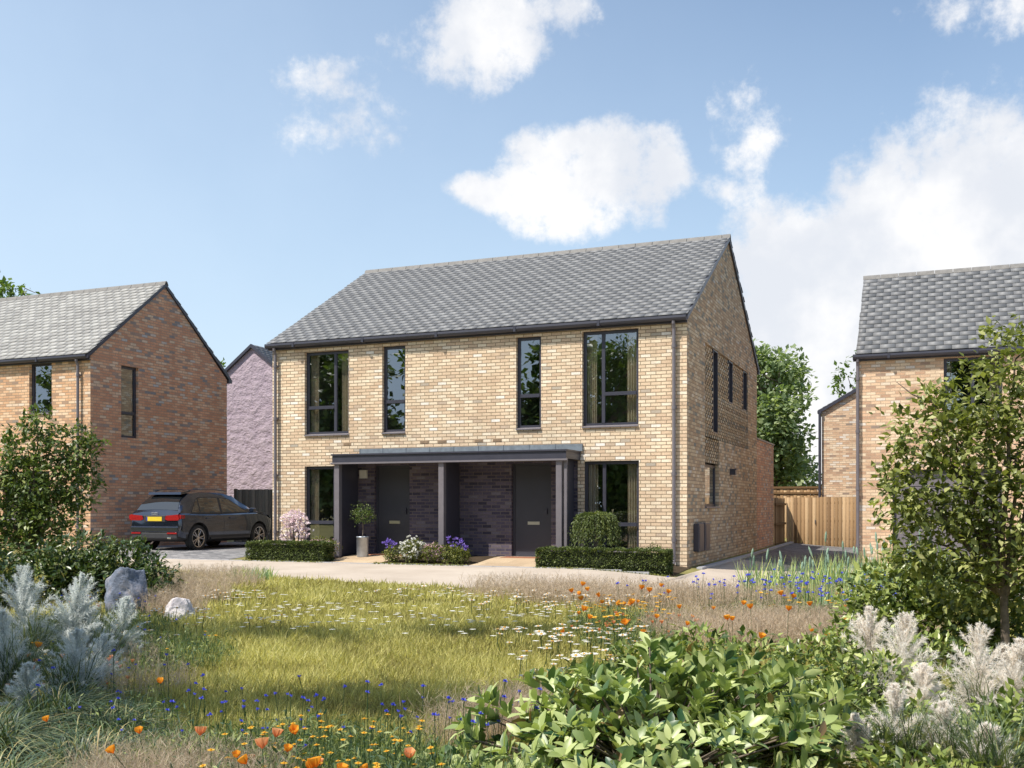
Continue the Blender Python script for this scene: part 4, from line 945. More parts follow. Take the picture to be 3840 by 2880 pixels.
def plant_flowers(name, parts, pts, label, cat, group, s=(.8,1.2), single=False, tilt=.2):
    for (x, y) in pts:
        o = bpy.data.objects.new(name, None); o.empty_display_size = .05; C.objects.link(o); tag(o, label, cat, group)
        k = random.uniform(*s); o.location = (x, y, float(G(x, y))); o.scale = (k, k, k); o.rotation_euler = (random.gauss(0, tilt*.4), random.gauss(0, tilt*.4), random.uniform(0, 6.28))
        for nm, me in parts:
            c = bpy.data.objects.new(nm, me); C.objects.link(c); c.parent = o
POP1 = [(1.2,-10.82),(1.24,-10.7),(1.43,-11.26),(1.41,-10.82),(1.38,-10.35),(1.53,-10.49),(1.81,-10.75),(1.56,-9.54),(2.0,-11.2),(2.04,-11.18),(2.19,-11.52),(1.95,-10.22),(2.15,-10.96),(1.83,-11.48),(1.76,-11.7),(1.73,-12.15),(1.82,-12.08),(1.96,-13.09),(2.01,-13.46),(2.35,-13.21),(2.23,-12.36),(2.22,-12.56),(2.54,-12.8),(2.1,-11.64),(2.49,-12.99),(2.13,-13.36),(2.73,-13.62),(2.83,-11.71),(3.09,-11.53),(2.61,-12.01),(2.64,-12.03),(2.84,-13.17),(3.25,-12.84),(3.34,-13.17),(3.56,-14.03),(3.4,-10.95),(3.49,-10.99),(3.97,-10.63),(3.79,-11.72),(3.39,-12.48),(3.63,-12.58),(4.17,-12.52),(3.94,-12.72),(4.17,-13.22),(3.94,-14.32),(3.91,-13.42)]
POP2 = [(2.19,-17.93),(2.14,-17.62),(2.29,-17.59),(2.33,-17.94),(2.52,-18.16),(2.59,-18.29),(2.63,-18.22),(2.67,-18.22),(2.79,-18.29),(2.77,-18.43),(2.89,-18.36),(2.94,-18.09),(2.9,-17.88),(3.06,-18.26),(2.57,-18.09),(1.66,-17.87),(1.86,-18.07),(.88,-16.9),(-.47,-16.62),(-.33,-16.54),(-2.08,-14.41),(-2.29,-14.37),(-3.76,-13.04),(1.04,-17.75)]
pp = flower_proto('poppy', M_ORANGE_F, .025, .37)
pp1 = flower_proto('poppy', M_ORANGE_F, .034, .41)
plant_flowers('orange_poppy', pp1, POP1, 'orange poppy in the drift beside the right side of the lawn', 'poppy', 'orange poppies right of the lawn', (.6,1.1), tilt=.6)
plant_flowers('orange_poppy', pp, POP2, 'large orange poppy in the near flower drift at the bottom of the view', 'poppy', 'orange poppies in the near foreground', (.75,1.05), tilt=.7)
pc = flower_proto('poppy', M_CORAL, .024, .24)
e2 = lambda E, n: [tuple(q[:2]) for q in drop(ell(E, n))]
pc2 = flower_proto('poppy', M_CORAL, .028, .31)
plant_flowers('coral_poppy', pc2, [(2.45,-18.12),(2.75,-18.3),(2.2,-17.85),(2.85,-17.75),(1.95,-17.95)], 'wide open coral poppy low in the near flower drift at the bottom', 'poppy', 'open coral poppies at the bottom', (.9,1.1), tilt=.5)
plant_flowers('coral_poppy', pc, e2([(2.2,-12.0,.6,.8),(2.5,-17.8,.6,.3),(-.6,-16.2,.7,.5)], 60), 'small coral red poppy low in the wild flower drift', 'poppy', 'small coral poppies low among the wild flowers', (.5,.9))
py_ = flower_proto('daisy', M_YEL, .020, .26); py2 = flower_proto('daisy', M_YEL, .032, .34)
plant_flowers('yellow_daisy', py2, e2([(1.95,-11.6,.5,.8),(2.3,-12.6,.4,.5)], 75) + e2([(3.7,-10.2,.8,1.)], 40), 'small yellow daisy among the orange poppies right of the lawn', 'daisy', 'yellow daisies right of the lawn', (.6,1.1))
py3 = flower_proto('daisy', M_YEL, .0165, .28)
plant_flowers('yellow_daisy', py3, e2([(2.6,-17.9,.6,.35),(2.3,-17.5,.5,.4),(2.6,-18.15,.4,.2)], 135) + e2([(-1.2,-15.2,1.1,.7),(-3.2,-13.4,.6,.6)], 35), 'small yellow daisy in the near flower drift below the lawn', 'daisy', 'yellow daisies in the near flower drift', (.6,1.1))
pb = flower_proto('cornflower', M_BLUE, .015, .30); pb2 = flower_proto('cornflower', M_BLUE, .024, .43)
plant_flowers('blue_cornflower', pb, e2([(2.2,-17.0,.8,.6),(2.75,-16.8,.4,.5),(1.4,-17.2,.6,.5)], 95) + e2([(.2,-16.8,.8,.7),(-1.6,-15.,1.3,.9),(-3.4,-13.,.7,.7)], 60), 'small blue cornflower in the near flower drift below the lawn', 'cornflower', 'blue cornflowers in the near drift', (.7,1.15))
plant_flowers('blue_cornflower', pb2, e2([(2.6,-9.8,1.2,1.2),(3.5,-9.2,1.0,1.5),(3.9,-10.6,.6,1.0)], 130), 'small blue cornflower in the drift before the right drive', 'cornflower', 'blue cornflowers right of the lawn', (.7,1.15))
pw = flower_proto('daisy', M_WHITE, .034, .15)
wd = e2([(-.2,-9.6,2.1,.55),(.8,-10.6,1.0,.7)], 110) + e2([(1.9,-13.0,.7,.7),(2.5,-14.1,.6,.5),(2.4,-15.0,.5,.3)], 95) + e2([(-3.6,-11.2,1.0,.8),(-1.9,-13.2,.9,.7),(-1.5,-14.2,.6,.4)], 75)
plant_flowers('white_daisy', pw, wd, 'white daisy standing in the lawn grass', 'daisy', 'white daisies scattered over the lawn', (.8,1.5))
# the rest of the daisies as one mass
P = ell([(-.4,-9.3,2.6,.6),(1.1,-10.8,.8,.8),(-4.,-10.6,1.2,.8),(2.2,-13.6,.6,.8),(-.5,-12.,2.5,1.5)], 330); P[:,2] += .12; n = len(P)
Q = np.repeat(P, 6, 0); a = np.tile(np.arange(6)*1.047, n); V, F, R = scatter(LEAF, LEAF_F, Q, np.stack([np.cos(a), np.sin(a), np.full(n*6, .1)], 1), np.tile([[0,0,1.]], (n*6,1)), .036, .026)
tag(fastmesh('daisy_heads', V, F, M_WHITE, rnd=R), 'many small white daisy heads sprinkled through the far lawn', 'daisies', kind='stuff')

# plume grasses
M_PLUME = leafmat('plume_white', [(0, (.84,.76,.66)), (.5, (.95,.90,.84)), (1, (.97,.95,.92))], .9, .55, .1, (1,1,1))
M_PLUME_SHADE = leafmat('plume_shade', [(0, (.62,.66,.64)), (.5, (.76,.79,.77)), (1, (.88,.90,.88))], .9, .45, .1, (1,1,1))  # white plumes at the left, their cool shade tone painted into the colour
M_PLEAF = leafmat('plume_leaf', [(0, (.05,.08,.05)), (.5, (.12,.17,.09)), (.85, (.22,.27,.12)), (1, (.42,.38,.20))], .5, .25)
STR = [(0,-.5,0),(0,.5,0),(.33,-.45,.07),(.33,.45,.07),(.66,-.35,.03),(.66,.35,.03),(1,0,-.12)]; STR_F = [(0,1,3),(0,3,2),(2,3,5),(2,5,4),(4,5,6)]
def plume(T, base, tip, L, W, m, n=520):
    tip = np.array(tip, float); base = np.array(base, float); ax = unit((tip-np.array([base[0], base[1], tip[2]-1.2]))[None])[0]; foot = tip - ax*L
    mb = MB(); mb.tube([base, (base+foot)/2+np.array([0,0,.02]), foot, tip], [.004,.0035,.003,.0015], 5)
    mb.build('stalk', M_PLEAF, T, recalc=False)
    nb = 60; fb = np.sort(RNG.random(nb)); ab = np.arange(nb)*2.4 + RNG.normal(0, .3, nb); parts = []
    for f, a in zip(fb, ab):                                          # side branches, each a soft drooping feather
        bl = .92*W*(1-f)**.85*min(1., f/.15+.4)*1.08*random.uniform(.75,1.25)+.008; o = np.array([math.cos(a), math.sin(a), 0])
        k = 16; t = np.linspace(0, 1, k); up = .8+.9*f
        c = foot + ax*L*f*.95 + o*(bl*t*(1.1-.62*f))[:,None] + ax*(bl*up*t)[:,None] - np.array([0,0,1.])*(bl*.45*(1-f)*t*t)[:,None]
        D = unit(np.gradient(c, axis=0)); q = 9; Q = np.repeat(c, q, 0); DD = np.repeat(D, q, 0); tt = np.repeat(t, q)
        d = unit(DD*1.0 + rdir(k*q)*.85); ln = (.012+bl*.30*(1-tt*.5))*RNG.uniform(.5,1.2,k*q)
        parts.append(scatter(STR, STR_F, Q, d, unit(rdir(k*q)*.55+np.array([-.25,-.4,.8])), ln, .0028))
        parts.append(scatter(STR, STR_F, c[:1], D[:1]*.9+ax[None]*.1, np.array([[0,0,1.]]), np.array([bl]), .003))
    V, F, R = join(parts); fastmesh('plume', V, F, m, T, R, loc=tuple(T.location))
PS = 1.38
def plumegrass(base, tips, label, m, nleaf=260, lh=.45, lspread=.35, n=1500, group='white plumed grasses'):
    T = thing('plume_grass', base, label, 'plume grass', group)
    for (x, y, z, L, W) in tips: L *= PS; W *= PS*1.02; z += (PS-1.12)*.16; plume(T, (base[0]+(x-base[0])*.35, base[1]+(y-base[1])*.35, base[2]), (x, y, z), L, W, m, n)
    P = ell([(base[0], base[1], .10, .10)], nleaf); P[:,2] = base[2]; d = unit(np.stack([RNG.normal(0,lspread,nleaf), RNG.normal(0,lspread,nleaf), np.ones(nleaf)], 1))
    V, F, R = scatter([(0,-.5,0),(0,.5,0),(.35,-.45,.02),(.35,.45,.02),(.7,-.35,-.08),(.7,.35,-.08),(1,0,-.3)], STR_F, P, d, np.tile([[0,0,1.]], (nleaf,1)), lh*RNG.uniform(.6,1.2,nleaf), .006); fastmesh('leaves', V, F, M_PLEAF, T, R, loc=base)
    return T
plumegrass((4.5,-14.85,0), [(4.41,-14.62,.60,.36,.15), (4.64,-14.96,.60,.42,.19)], 'pair of broad creamy plumes right of the dark shrub', M_PLUME, lh=.3)
plumegrass((5.05,-15.0,0), [(5.02,-15.02,.575,.46,.19), (5.23,-15.15,.50,.38,.17)], 'tall creamy plume in front of the young tree trunk', M_PLUME, lh=.4)
plumegrass((4.62,-16.1,0), [(4.61,-16.05,.36,.36,.14), (4.43,-16.13,.21,.25,.10)], 'low creamy plume at the bottom right beside the laurel', M_PLUME, lh=.35)
plumegrass((4.85,-16.1,0), [(4.83,-16.07,.30,.32,.12), (4.73,-15.35,.36,.2,.09)], 'leaning creamy plume at the bottom right between two others', M_PLUME, lh=.35)
plumegrass((5.02,-16.35,0), [(5.01,-16.32,.25,.30,.13)], 'lowest creamy plume cut by the bottom edge at the right', M_PLUME, lh=.4)
plumegrass((-1.4,-15.7,0), [(-1.38,-15.8,.80,.55,.24), (-1.15,-15.45,.72,.45,.20)], 'large shade toned white plume pair in the shade at the far left', M_PLUME_SHADE, lh=.6, n=2000)
plumegrass((-1.1,-15.3,0), [(-1.2,-15.4,.53,.30,.13), (-1.04,-15.12,.52,.36,.15)], 'shade toned white plumes just in front of the big boulder', M_PLUME_SHADE, lh=.5)
plumegrass((-.1,-16.6,0), [(-.08,-16.57,.47,.30,.13), (-.37,-16.04,.36,.28,.13)], 'shade toned white plume leaning over the left foreground flowers', M_PLUME_SHADE, lh=.5)
plumegrass((-.7,-16.5,0), [(-.75,-16.52,.57,.45,.17), (.05,-17.05,.34,.30,.12)], 'shade toned white plumes at the left edge above the arching grass', M_PLUME_SHADE, lh=.5)

# arching foreground grass
M_ARCH = leafmat('arching_grass', [(0, (.035,.065,.045)), (.45, (.09,.14,.07)), (.8, (.19,.23,.10)), (1, (.48,.38,.17))], .45, .2)
def archgrass(base, n, L, label, lean=(0,0), w=.007):
    T = thing('arching_grass', base, label, 'grass tuft', 'arching grass tufts in the left foreground')
    k = 9; a = RNG.uniform(0, 6.283, n); el = RNG.uniform(.25, 1.0, n); d0 = np.stack([np.cos(a)*(1-el*.6)+lean[0], np.sin(a)*(1-el*.6)+lean[1], el+.35], 1); d0 = unit(d0); LL = L*RNG.uniform(.55,1.15,n)
    P0 = np.array(base) + np.stack([RNG.normal(0,.07,n), RNG.normal(0,.07,n), np.zeros(n)], 1)
    V = np.zeros((n, k, 2, 3)); hor = unit(d0*[1,1,0.0001]); side = np.stack([-hor[:,1], hor[:,0], np.zeros(n)], 1)
    for j in range(k):
        f = j/(k-1); c = P0 + d0*(LL*f)[:,None] + np.array([0,0,-1.])*(LL*f*f*.62)[:,None] + hor*(LL*f*f*.18)[:,None]; wd_ = w*(1-f)**.6*.5+.0004
        V[:,j,0] = c-side*wd_; V[:,j,1] = c+side*wd_
    idx = np.arange(n)[:,None]*(2*k); F = np.concatenate([idx + np.array([[2*j, 2*j+1, 2*j+3, 2*j+2]]) for j in range(k-1)], 0)
    fastmesh('blades', V.reshape(-1,3), F, M_ARCH, T, np.repeat(RNG.random(n), 2*k), loc=base, smooth=True); return T
archgrass((1.25,-18.35,0), 750, .62, 'long arching grass tuft at the bottom left corner', (.45,.15))
archgrass((.55,-17.75,0), 750, .68, 'long arching grass tuft at the left edge of the view', (.45,.15))
archgrass((1.15,-17.75,0), 620, .55, 'arching grass tuft between the corner tuft and the flowers', (.4,.15))
archgrass((.25,-17.1,0), 650, .68, 'arching grass tuft below the shade toned plumes', (.4,.15))
archgrass((.75,-17.15,0), 520, .5, 'arching grass tuft beside the near orange poppies', (.35,.1))
archgrass((1.65,-18.45,0), 420, .5, 'arching grass tuft next to the brown feather grass', (.4,.1))
archgrass((5.35,-16.3,0), 260, .4, 'thin arching grass at the bottom right corner', (-.2,.0))

# ------------------------------------------------------------------ boulders
def rockmat(name, a, b, c):
    m, nt, out = mat(name); tc = N(nt, 'ShaderNodeTexCoord')
    n1 = noise(nt, tc.outputs['Object'], 5, 8, .65); n2 = noise(nt, tc.outputs['Object'], 34, 6, .7)
    col = mixc(nt, math_n(nt, 'MULTIPLY', n2, .7), ramp(nt, n1, [(.35, a), (.5, b), (.66, c)]), b)
    princ(nt, out, col, .9, bump=math_n(nt, 'ADD', n1, math_n(nt, 'MULTIPLY', n2, .4)), bstr=.9, bdist=.05, spec=.2); return m
def rock(base, size, seed, m, label, rz=0, cuts=14):
    bm = bmesh.new(); bmesh.ops.create_icosphere(bm, subdivisions=5, radius=1.0); r = random.Random(seed)
    for _ in range(cuts+6):                                             # planar facets
        n = np.array([r.gauss(0,1), r.gauss(0,1), r.gauss(0,1)*.8]); n /= np.linalg.norm(n); d = r.uniform(.62,.86)
        for v in bm.verts:
            k = v.co.x*n[0]+v.co.y*n[1]+v.co.z*n[2]-d
            if k > 0: v.co.x -= n[0]*k*.93; v.co.y -= n[1]*k*.93; v.co.z -= n[2]*k*.93
    from mathutils import noise as mn, Vector
    for v in bm.verts:
        q = mn.fractal(v.co*1.8+Vector((seed,0,0)), .8, 2.1, 6); rg = 1-abs(mn.noise(v.co*3.1+Vector((0,seed,0))))*2; v.co += v.co.normalized()*(q*.09-max(0,rg-.55)*.10)
        v.co.x *= size[0]; v.co.y *= size[1]; v.co.z *= size[2]
    me = bpy.data.meshes.new('boulder'); bm.to_mesh(me); bm.free()
    for p in me.polygons: p.use_smooth = True
    me.materials.append(m); o = bpy.data.objects.new('boulder', me); link(o); o.location = base; o.rotation_euler = (0,0,rz)
    return tag(o, label, 'rock', 'boulders beside the lawn')
MR1 = rockmat('rock_grey', (.07,.09,.13), (.19,.22,.29), (.42,.39,.42)); MR2 = rockmat('rock_pale', (.28,.25,.30), (.60,.56,.56), (.78,.72,.68))
rock((-3.72,-12.2,.20), (.30,.34,.46), 3, MR1, 'largest grey blue boulder among the plumes at the left', .4)
rock((-6.0,-9.35,.05), (.26,.28,.22), 8, MR2, 'small pale boulder half hidden behind the biggest one', .9)
rock((-2.85,-12.35,.06), (.20,.22,.20), 12, MR2, 'white low boulder at the left edge of the lawn', .2)

# ------------------------------------------------------------------ parked car (rear towards the viewer)
def carpaint():
    m, nt, out = mat('car_paint'); tc = N(nt, 'ShaderNodeTexCoord'); n = noise(nt, tc.outputs['Object'], 300, 2)
    princ(nt, out, ramp(nt, n, [(.3, (.035,.045,.075)), (.7, (.05,.065,.10))]), .15, .8, .6, **{'Coat Weight': 1.0, 'Coat Roughness': .03}); return m
M_PAINT = carpaint(); M_TYRE = plain('tyre', (.018,.018,.018), .8, bstr=.3); M_RIM = plain('alloy', (.45,.42,.40), .25, .9); M_CLAD = plain('cladding', (.03,.03,.033), .6)
def tint():
    m, nt, out = mat('car_glass'); princ(nt, out, (.012,.014,.016), .02, 0, .9, **{'Coat Weight': 1.0, 'Coat Roughness': .0}); return m
M_CGL = tint(); M_RED_L = plain('tail_light', (.30,.012,.014), .15, var=.3, nscale=40); M_PLATE = plain('yellow_plate', (.70,.52,.03), .4, var=.03); M_CHROME = plain('chrome', (.7,.7,.7), .12, 1)
CX_, CY_, CZ_ = -13.73, -.66, .085
car = thing('parked_car', (CX_, CY_, CZ_), 'dark blue grey hatchback parked on the left drive with its rear and right side showing', 'car')
LEN, W_, = 4.36, .915
ks = [0,.06,.16,.34,.56,.80,1.2,1.7,2.2,2.65,3.0,3.4,3.8,4.05,4.22,4.33,4.36]
top = [.92,1.00,1.05,1.20,1.37,1.52,1.565,1.57,1.545,1.46,1.27,1.06,1.00,.93,.85,.72,.60]
wr_ = [.55,.60,.62,.60,.58,.56,.555,.55,.55,.56,.60,.66,.66,.62,.56,.45,.3]      # half width of the upper edge / W_
wb_ = [.84,.90,.94,.97,.985,1,1,.995,.99,.99,.99,.985,.96,.92,.85,.72,.6]         # plan taper
zb_ = [.42,.34,.30,.28,.26,.24,.23,.23,.23,.23,.23,.24,.26,.28,.32,.38,.44]
def station(y):
    t = float(np.interp(y, ks, top)); wr = float(np.interp(y, ks, wr_)); wb = float(np.interp(y, ks, wb_))*W_; zb = float(np.interp(y, ks, zb_))
    belt = min(1.0-.03*math.sin(y), t-.05) ; belt = max(belt, zb+.2)
    roof = wr/.66
    cab = max(0., min(1., (t-1.02)/.35))
    wt = wb*(.93*(1-cab) + .70*cab)
    ring = [(0,zb), (wb*.80,zb), (wb*.955,zb+.07), (wb*.985,zb+.18), (wb*.99,.52), (wb*1.0,.66), (wb*.985,.82), (wb*.965,belt-.045), (wb*.885,belt-.005),
            (wb*.885*(1-.45*cab)+wt*.45*cab, belt+(t-belt)*.42), (wt+.035*cab, t-.13*cab-.03), (wt*.94, t-.035), (wt*.6, t-.008), (0,t)]
    return ring
def ringpoint(y, s):
    r = station(y); i = int(min(s, len(r)-1.0001)); f = s-i
    return (r[i][0]*(1-f)+r[i+1][0]*f, r[i][1]*(1-f)+r[i+1][1]*f)
ys = sorted(set(list(np.linspace(0, .6, 9)) + list(np.linspace(.6, 3.6, 31)) + list(np.linspace(3.6, LEN, 12)) ))
V = []; nr = len(station(1))
for y in ys:
    r = station(y); row = [(x, y, z) for x, z in r] + [(-x, y, z) for x, z in reversed(r[1:-1])]; V += row
nn = 2*nr-2; F = [(j*nn+i, j*nn+(i+1) % nn, (j+1)*nn+(i+1) % nn, (j+1)*nn+i) for j in range(len(ys)-1) for i in range(nn)] + [tuple(range(nn)), tuple(reversed(range((len(ys)-1)*nn, len(ys)*nn)))]
AX = [(.88), (3.48)]; RWH = .345
me = bpy.data.meshes.new('body'); me.from_pydata(V, [], F); bm = bmesh.new(); bm.from_mesh(me); bmesh.ops.recalc_face_normals(bm, faces=bm.faces); bm.to_mesh(me); bm.free()
body = bpy.data.objects.new('body', me); link(body); me.materials.append(M_PAINT); me.materials.append(M_CLAD)
cut = MB()
for a in AX:
    for s in (-1, 1): cut.cyl((s*.62, a, .345), (s*1.1, a, .345), .405, n=36, smooth=False)
co = cut.build('cut', M_CLAD)
md = body.modifiers.new('b', 'BOOLEAN'); md.object = co; md.operation = 'DIFFERENCE'; md.solver = 'EXACT'
dg = bpy.context.evaluated_depsgraph_get(); nm = bpy.data.meshes.new_from_object(body.evaluated_get(dg)); body.modifiers.clear(); body.data = nm; nm.name = 'body'
bpy.data.objects.remove(co)
nm.materials.clear(); nm.materials.append(M_PAINT); nm.materials.append(M_CLAD)
for p in nm.polygons:
    p.use_smooth = True; c = p.center
    inarch = any(abs(math.hypot(c.y-a, c.z-.345)-.40) < .02 and abs(c.x) > .6 and abs(p.normal.x) < .5 for a in AX)
    p.material_index = 1 if (c.z < .40 or inarch or (abs(c.x) < .66 and c.z < .5)) else 0
nm.set_sharp_from_angle(angle=rad(38))
body.parent = car
def carpart(name, V, F, m, parent=car, smooth=True):
    me = bpy.data.meshes.new(name); me.from_pydata(V, [], F)
    for p in me.polygons: p.use_smooth = smooth
    me.materials.append(m); o = bpy.data.objects.new(name, me); link(o); o.parent = parent; return o
def panel(name, m, y0, y1, s0, s1, side, off=.006, edge=None, ny=12, ns=5):
    """skin panel lying on the body surface between ring parameters; edge(y)->(s0,s1) trims it"""
    V = []; F = []
    for i in range(ny+1):
        y = y0+(y1-y0)*i/ny; a, b = (edge(y) if edge else (s0, s1))
        for j in range(ns+1):
            x, z = ringpoint(y, a+(b-a)*j/ns); V.append((side*(x+off*.9), y, z+off*.4))
    F = [(i*(ns+1)+j, (i+1)*(ns+1)+j, (i+1)*(ns+1)+j+1, i*(ns+1)+j+1) for i in range(ny) for j in range(ns)]
    return carpart(name, V, F, m)
for s in (-1, 1):
    panel('window_trim', M_CLAD, .70, 3.06, 0, 0, s, off=.003, edge=lambda y: (8.02, min(10.05, max(8.1, 8.2+(y-.70)*5.6), max(8.1, 10.05-(y-2.38)*2.5))), ny=24)
    sl = lambda y: (8.12, 9.95*(1) - max(0, (1.05-y))*2.6 - max(0, (y-2.25))*1.9)
    panel('side_window', M_CGL, .72, 1.02, 0, 0, s, edge=lambda y: (8.14, max(8.16, 8.2+(y-.72)*5.6)), ny=5)
    panel('side_window', M_CGL, 1.06, 1.86, 8.14, 9.9, s, ny=6)
    panel('side_window', M_CGL, 1.95, 3.02, 0, 0, s, edge=lambda y: (8.14, min(9.9, max(8.16, 9.9-(y-2.35)*2.5))), ny=12)
# rear window, spoiler, windscreen
V = []; F = []
for i in range(7):
    y = .19+(.66-.19)*i/6
    for j in range(9):
        t = -1+2*j/8; r = station(y); xm = r[11][0]*.95; V.append((xm*t, y-.004, r[-1][1] - .02*t*t + .006))
F = [(i*9+j, i*9+j+1, (i+1)*9+j+1, (i+1)*9+j) for i in range(6) for j in range(8)]; carpart('rear_window', V, F, M_CGL)
V = []
for i in range(7):
    y = 2.62+(3.28-2.62)*i/6
    for j in range(9):
        t = -1+2*j/8; r = station(y); V.append((r[11][0]*.95*t, y+.004, r[-1][1]-.02*t*t+.006))
carpart('windscreen', V, F, M_CGL)
mb = MB()
mb.prism([(.58,1.47),(.60,1.53),(.95,1.585),(.95,1.55),(.72,1.49)], 'x', -.55, .55)
sp = mb; V_, F_ = mb.v, mb.f; carpart('spoiler', V_, F_, M_PAINT, smooth=False)
def cbox(name, x0,y0,z0,x1,y1,z1, m, bev=.01, parent=car):
    mb = MB(); mb.box(x0,y0,z0,x1,y1,z1); o = carpart(name, mb.v, mb.f, m, parent, False); b = o.modifiers.new('b','BEVEL'); b.width = bev; b.segments = 3
    return o
cbox('bumper', -.80,-.045,.50,.80,.10,.655, M_PAINT, .03); cbox('bumper_skirt', -.76,-.02,.33,.76,.12,.495, M_CLAD, .03)
for s in (-1, 1):
    mb = MB(); mb.prism([(s*.36,.835),(s*.40,.925),(s*.80,.955),(s*.83,.85),(s*.80,.805),(s*.45,.80)], 'y', -.028, .12); carpart('tail_light', mb.v, mb.f, M_RED_L, smooth=False)
    mb = MB(); mb.prism([(s*.78,.83),(s*.78,.95),(s*.868,.935),(s*.868,.85)], 'y', .02, .30); carpart('tail_light', mb.v, mb.f, M_RED_L, smooth=False)
    cbox('reflector', s*.60-.16,-.053,.455,s*.60+.16,-.015,.492, M_RED_L, .006)
    cbox('exhaust_tip', s*.50-.06,-.035,.33,s*.50+.06,.05,.37, M_CHROME, .01)
    mb = MB(); mb.cyl((s*.885,3.02,1.0),(s*.98,2.98,1.03),.03,n=8); mi = carpart('wing_mirror', mb.v, mb.f, M_PAINT)
    cbox('mirror_housing', s*1.02-.09,2.93,.985,s*1.02+.09,3.05,1.12, M_PAINT, .035, mi)
    for hy in (1.28, 2.25):
        x, z = ringpoint(hy, 6.3); cbox('door_handle', s*x-.02, hy-.10, z-.012, s*x+.035, hy+.10, z+.02, M_PAINT, .008)
    mb = MB(); mb.tube([(s*.56,.85,1.585),(s*.575,1.3,1.62),(s*.575,1.9,1.62),(s*.57,2.4,1.575)], [.012]*4, 6); carpart('roof_rail', mb.v, mb.f, M_FRAME)
    cbox('sill_trim', s*.90-.025,1.34,.30,s*.90+.02,3.02,.36, M_CLAD, .01)
cbox('plate_recess', -.36,-.012,.76,.36,.03,.93, M_CLAD, .02)
pt = cbox('number_plate', -.26,-.03,.785,.26,-.012,.895, M_PLATE, .003); cbox('plate_band', -.258,-.0315,.787,-.215,-.0302,.893, plain('plate_blue', (.01,.04,.35), .4), .0005, pt)
eb = bpy.data.meshes.new('badge'); bm = bmesh.new()
V = []; F = []
for q in range(4):
    for i in range(20):
        a = 6.2832*i/20
        for j in range(6):
            b = 6.2832*j/6; rr = .034+.006*math.cos(b); V.append((-.075+q*.05+rr*math.cos(a), .028-.0-.006*math.sin(b)-.02, .975+rr*math.sin(a)))
    k = q*120; F += [(k+i*6+j, k+((i+1) % 20)*6+j, k+((i+1) % 20)*6+(j+1) % 6, k+i*6+(j+1) % 6) for i in range(20) for j in range(6)]
bm.free(); carpart('badge', V, F, M_CHROME)
# seams
mb = MB()
for s in (-1, 1):
    for yy in (1.04, 1.90, 3.02):
        pts = []
        for q in np.linspace(3.2, 8.0, 9):
            x, z = ringpoint(yy, q); pts.append((s*(x+.001), yy, z))
        mb.tube(pts, [.004]*9, 4)
carpart('door_seams', mb.v, mb.f, M_CLAD)
for a in AX:
    for s in (-1, 1):
        xo = s*.89; wt = thing('wheel', (0,0,0), None, None); del_keys = None
        wt.parent = car; wt.location = (0,0,0)
        pr = [(.70,.20),(.68,.30),(.70,.335),(.74,.345),(.84,.345),(.875,.335),(.89,.30),(.885,.245)]; n = 40; V = []
        for x, r in pr: V += [(s*x, a+r*math.cos(6.2832*i/n), .345+r*math.sin(6.2832*i/n)) for i in range(n)]
        F = [(j*n+i, j*n+(i+1) % n, (j+1)*n+(i+1) % n, (j+1)*n+i) for j in range(len(pr)-1) for i in range(n)]; carpart('tyre', V, F, M_TYRE, wt)
        mb = MB(); 
        for i in range(n):
            a0, a1 = 6.2832*i/n, 6.2832*(i+1)/n; f = lambda x, r, t: (s*x, a+r*math.cos(t), .345+r*math.sin(t))
            mb.quad(f(.885,.247,a0), f(.885,.247,a1), f(.878,.222,a1), f(.878,.222,a0)); mb.quad(f(.878,.222,a0), f(.878,.222,a1), f(.79,.215,a1), f(.79,.215,a0))
        for i in range(5):
            for o in (-.17, .17):
                t0 = 6.2832*i/5+o*.5; t1 = 6.2832*i/5+o*1.25
                p0 = f(.865,.04,t0); p1 = f(.877,.228,t1); mb.cyl(p0, p1, .020, .016, 6)
        mb.cyl((s*.84,a,.345),(s*.882,a,.345),.055,.045,14); carpart('rim', mb.v, mb.f, M_RIM, wt, False)
        mb = MB(); mb.cyl((s*.78,a,.345),(s*.80,a,.345),.16,n=24); carpart('brake_disc', mb.v, mb.f, M_CLAD, wt)
for ch in car.children:                                              # short rear overhang, narrower track
    if ch.type == 'MESH':
        for v in ch.data.vertices:
            if v.co.y < .47: v.co.y = .47-(.47-v.co.y)*.56
            v.co.x *= .965
    for g in ch.children:
        if ch.type == 'MESH' or ch.name.startswith('wheel'):
            for v in g.data.vertices:
                if v.co.y < .47: v.co.y = .47-(.47-v.co.y)*(.56 if ch.type == 'MESH' else 1)
                v.co.x *= .965
for w_ in [c for c in car.children if c.name.startswith('wheel')]:
    for k in list(w_.keys()): del w_[k]

# ------------------------------------------------------------------ light, sky, camera
EL, AZ = 56.0, 216.0
sd = bpy.data.lights.new('sun', 'SUN'); sd.energy = 4.3; sd.angle = rad(.53); sd.color = (1.0, .94, .84)
so = bpy.data.objects.new('sun', sd); link(so)
from mathutils import Vector
sv = Vector((math.sin(rad(AZ))*math.cos(rad(EL)), math.cos(rad(AZ))*math.cos(rad(EL)), math.sin(rad(EL))))
so.rotation_euler = sv.to_track_quat('Z', 'Y').to_euler(); so.location = sv*50

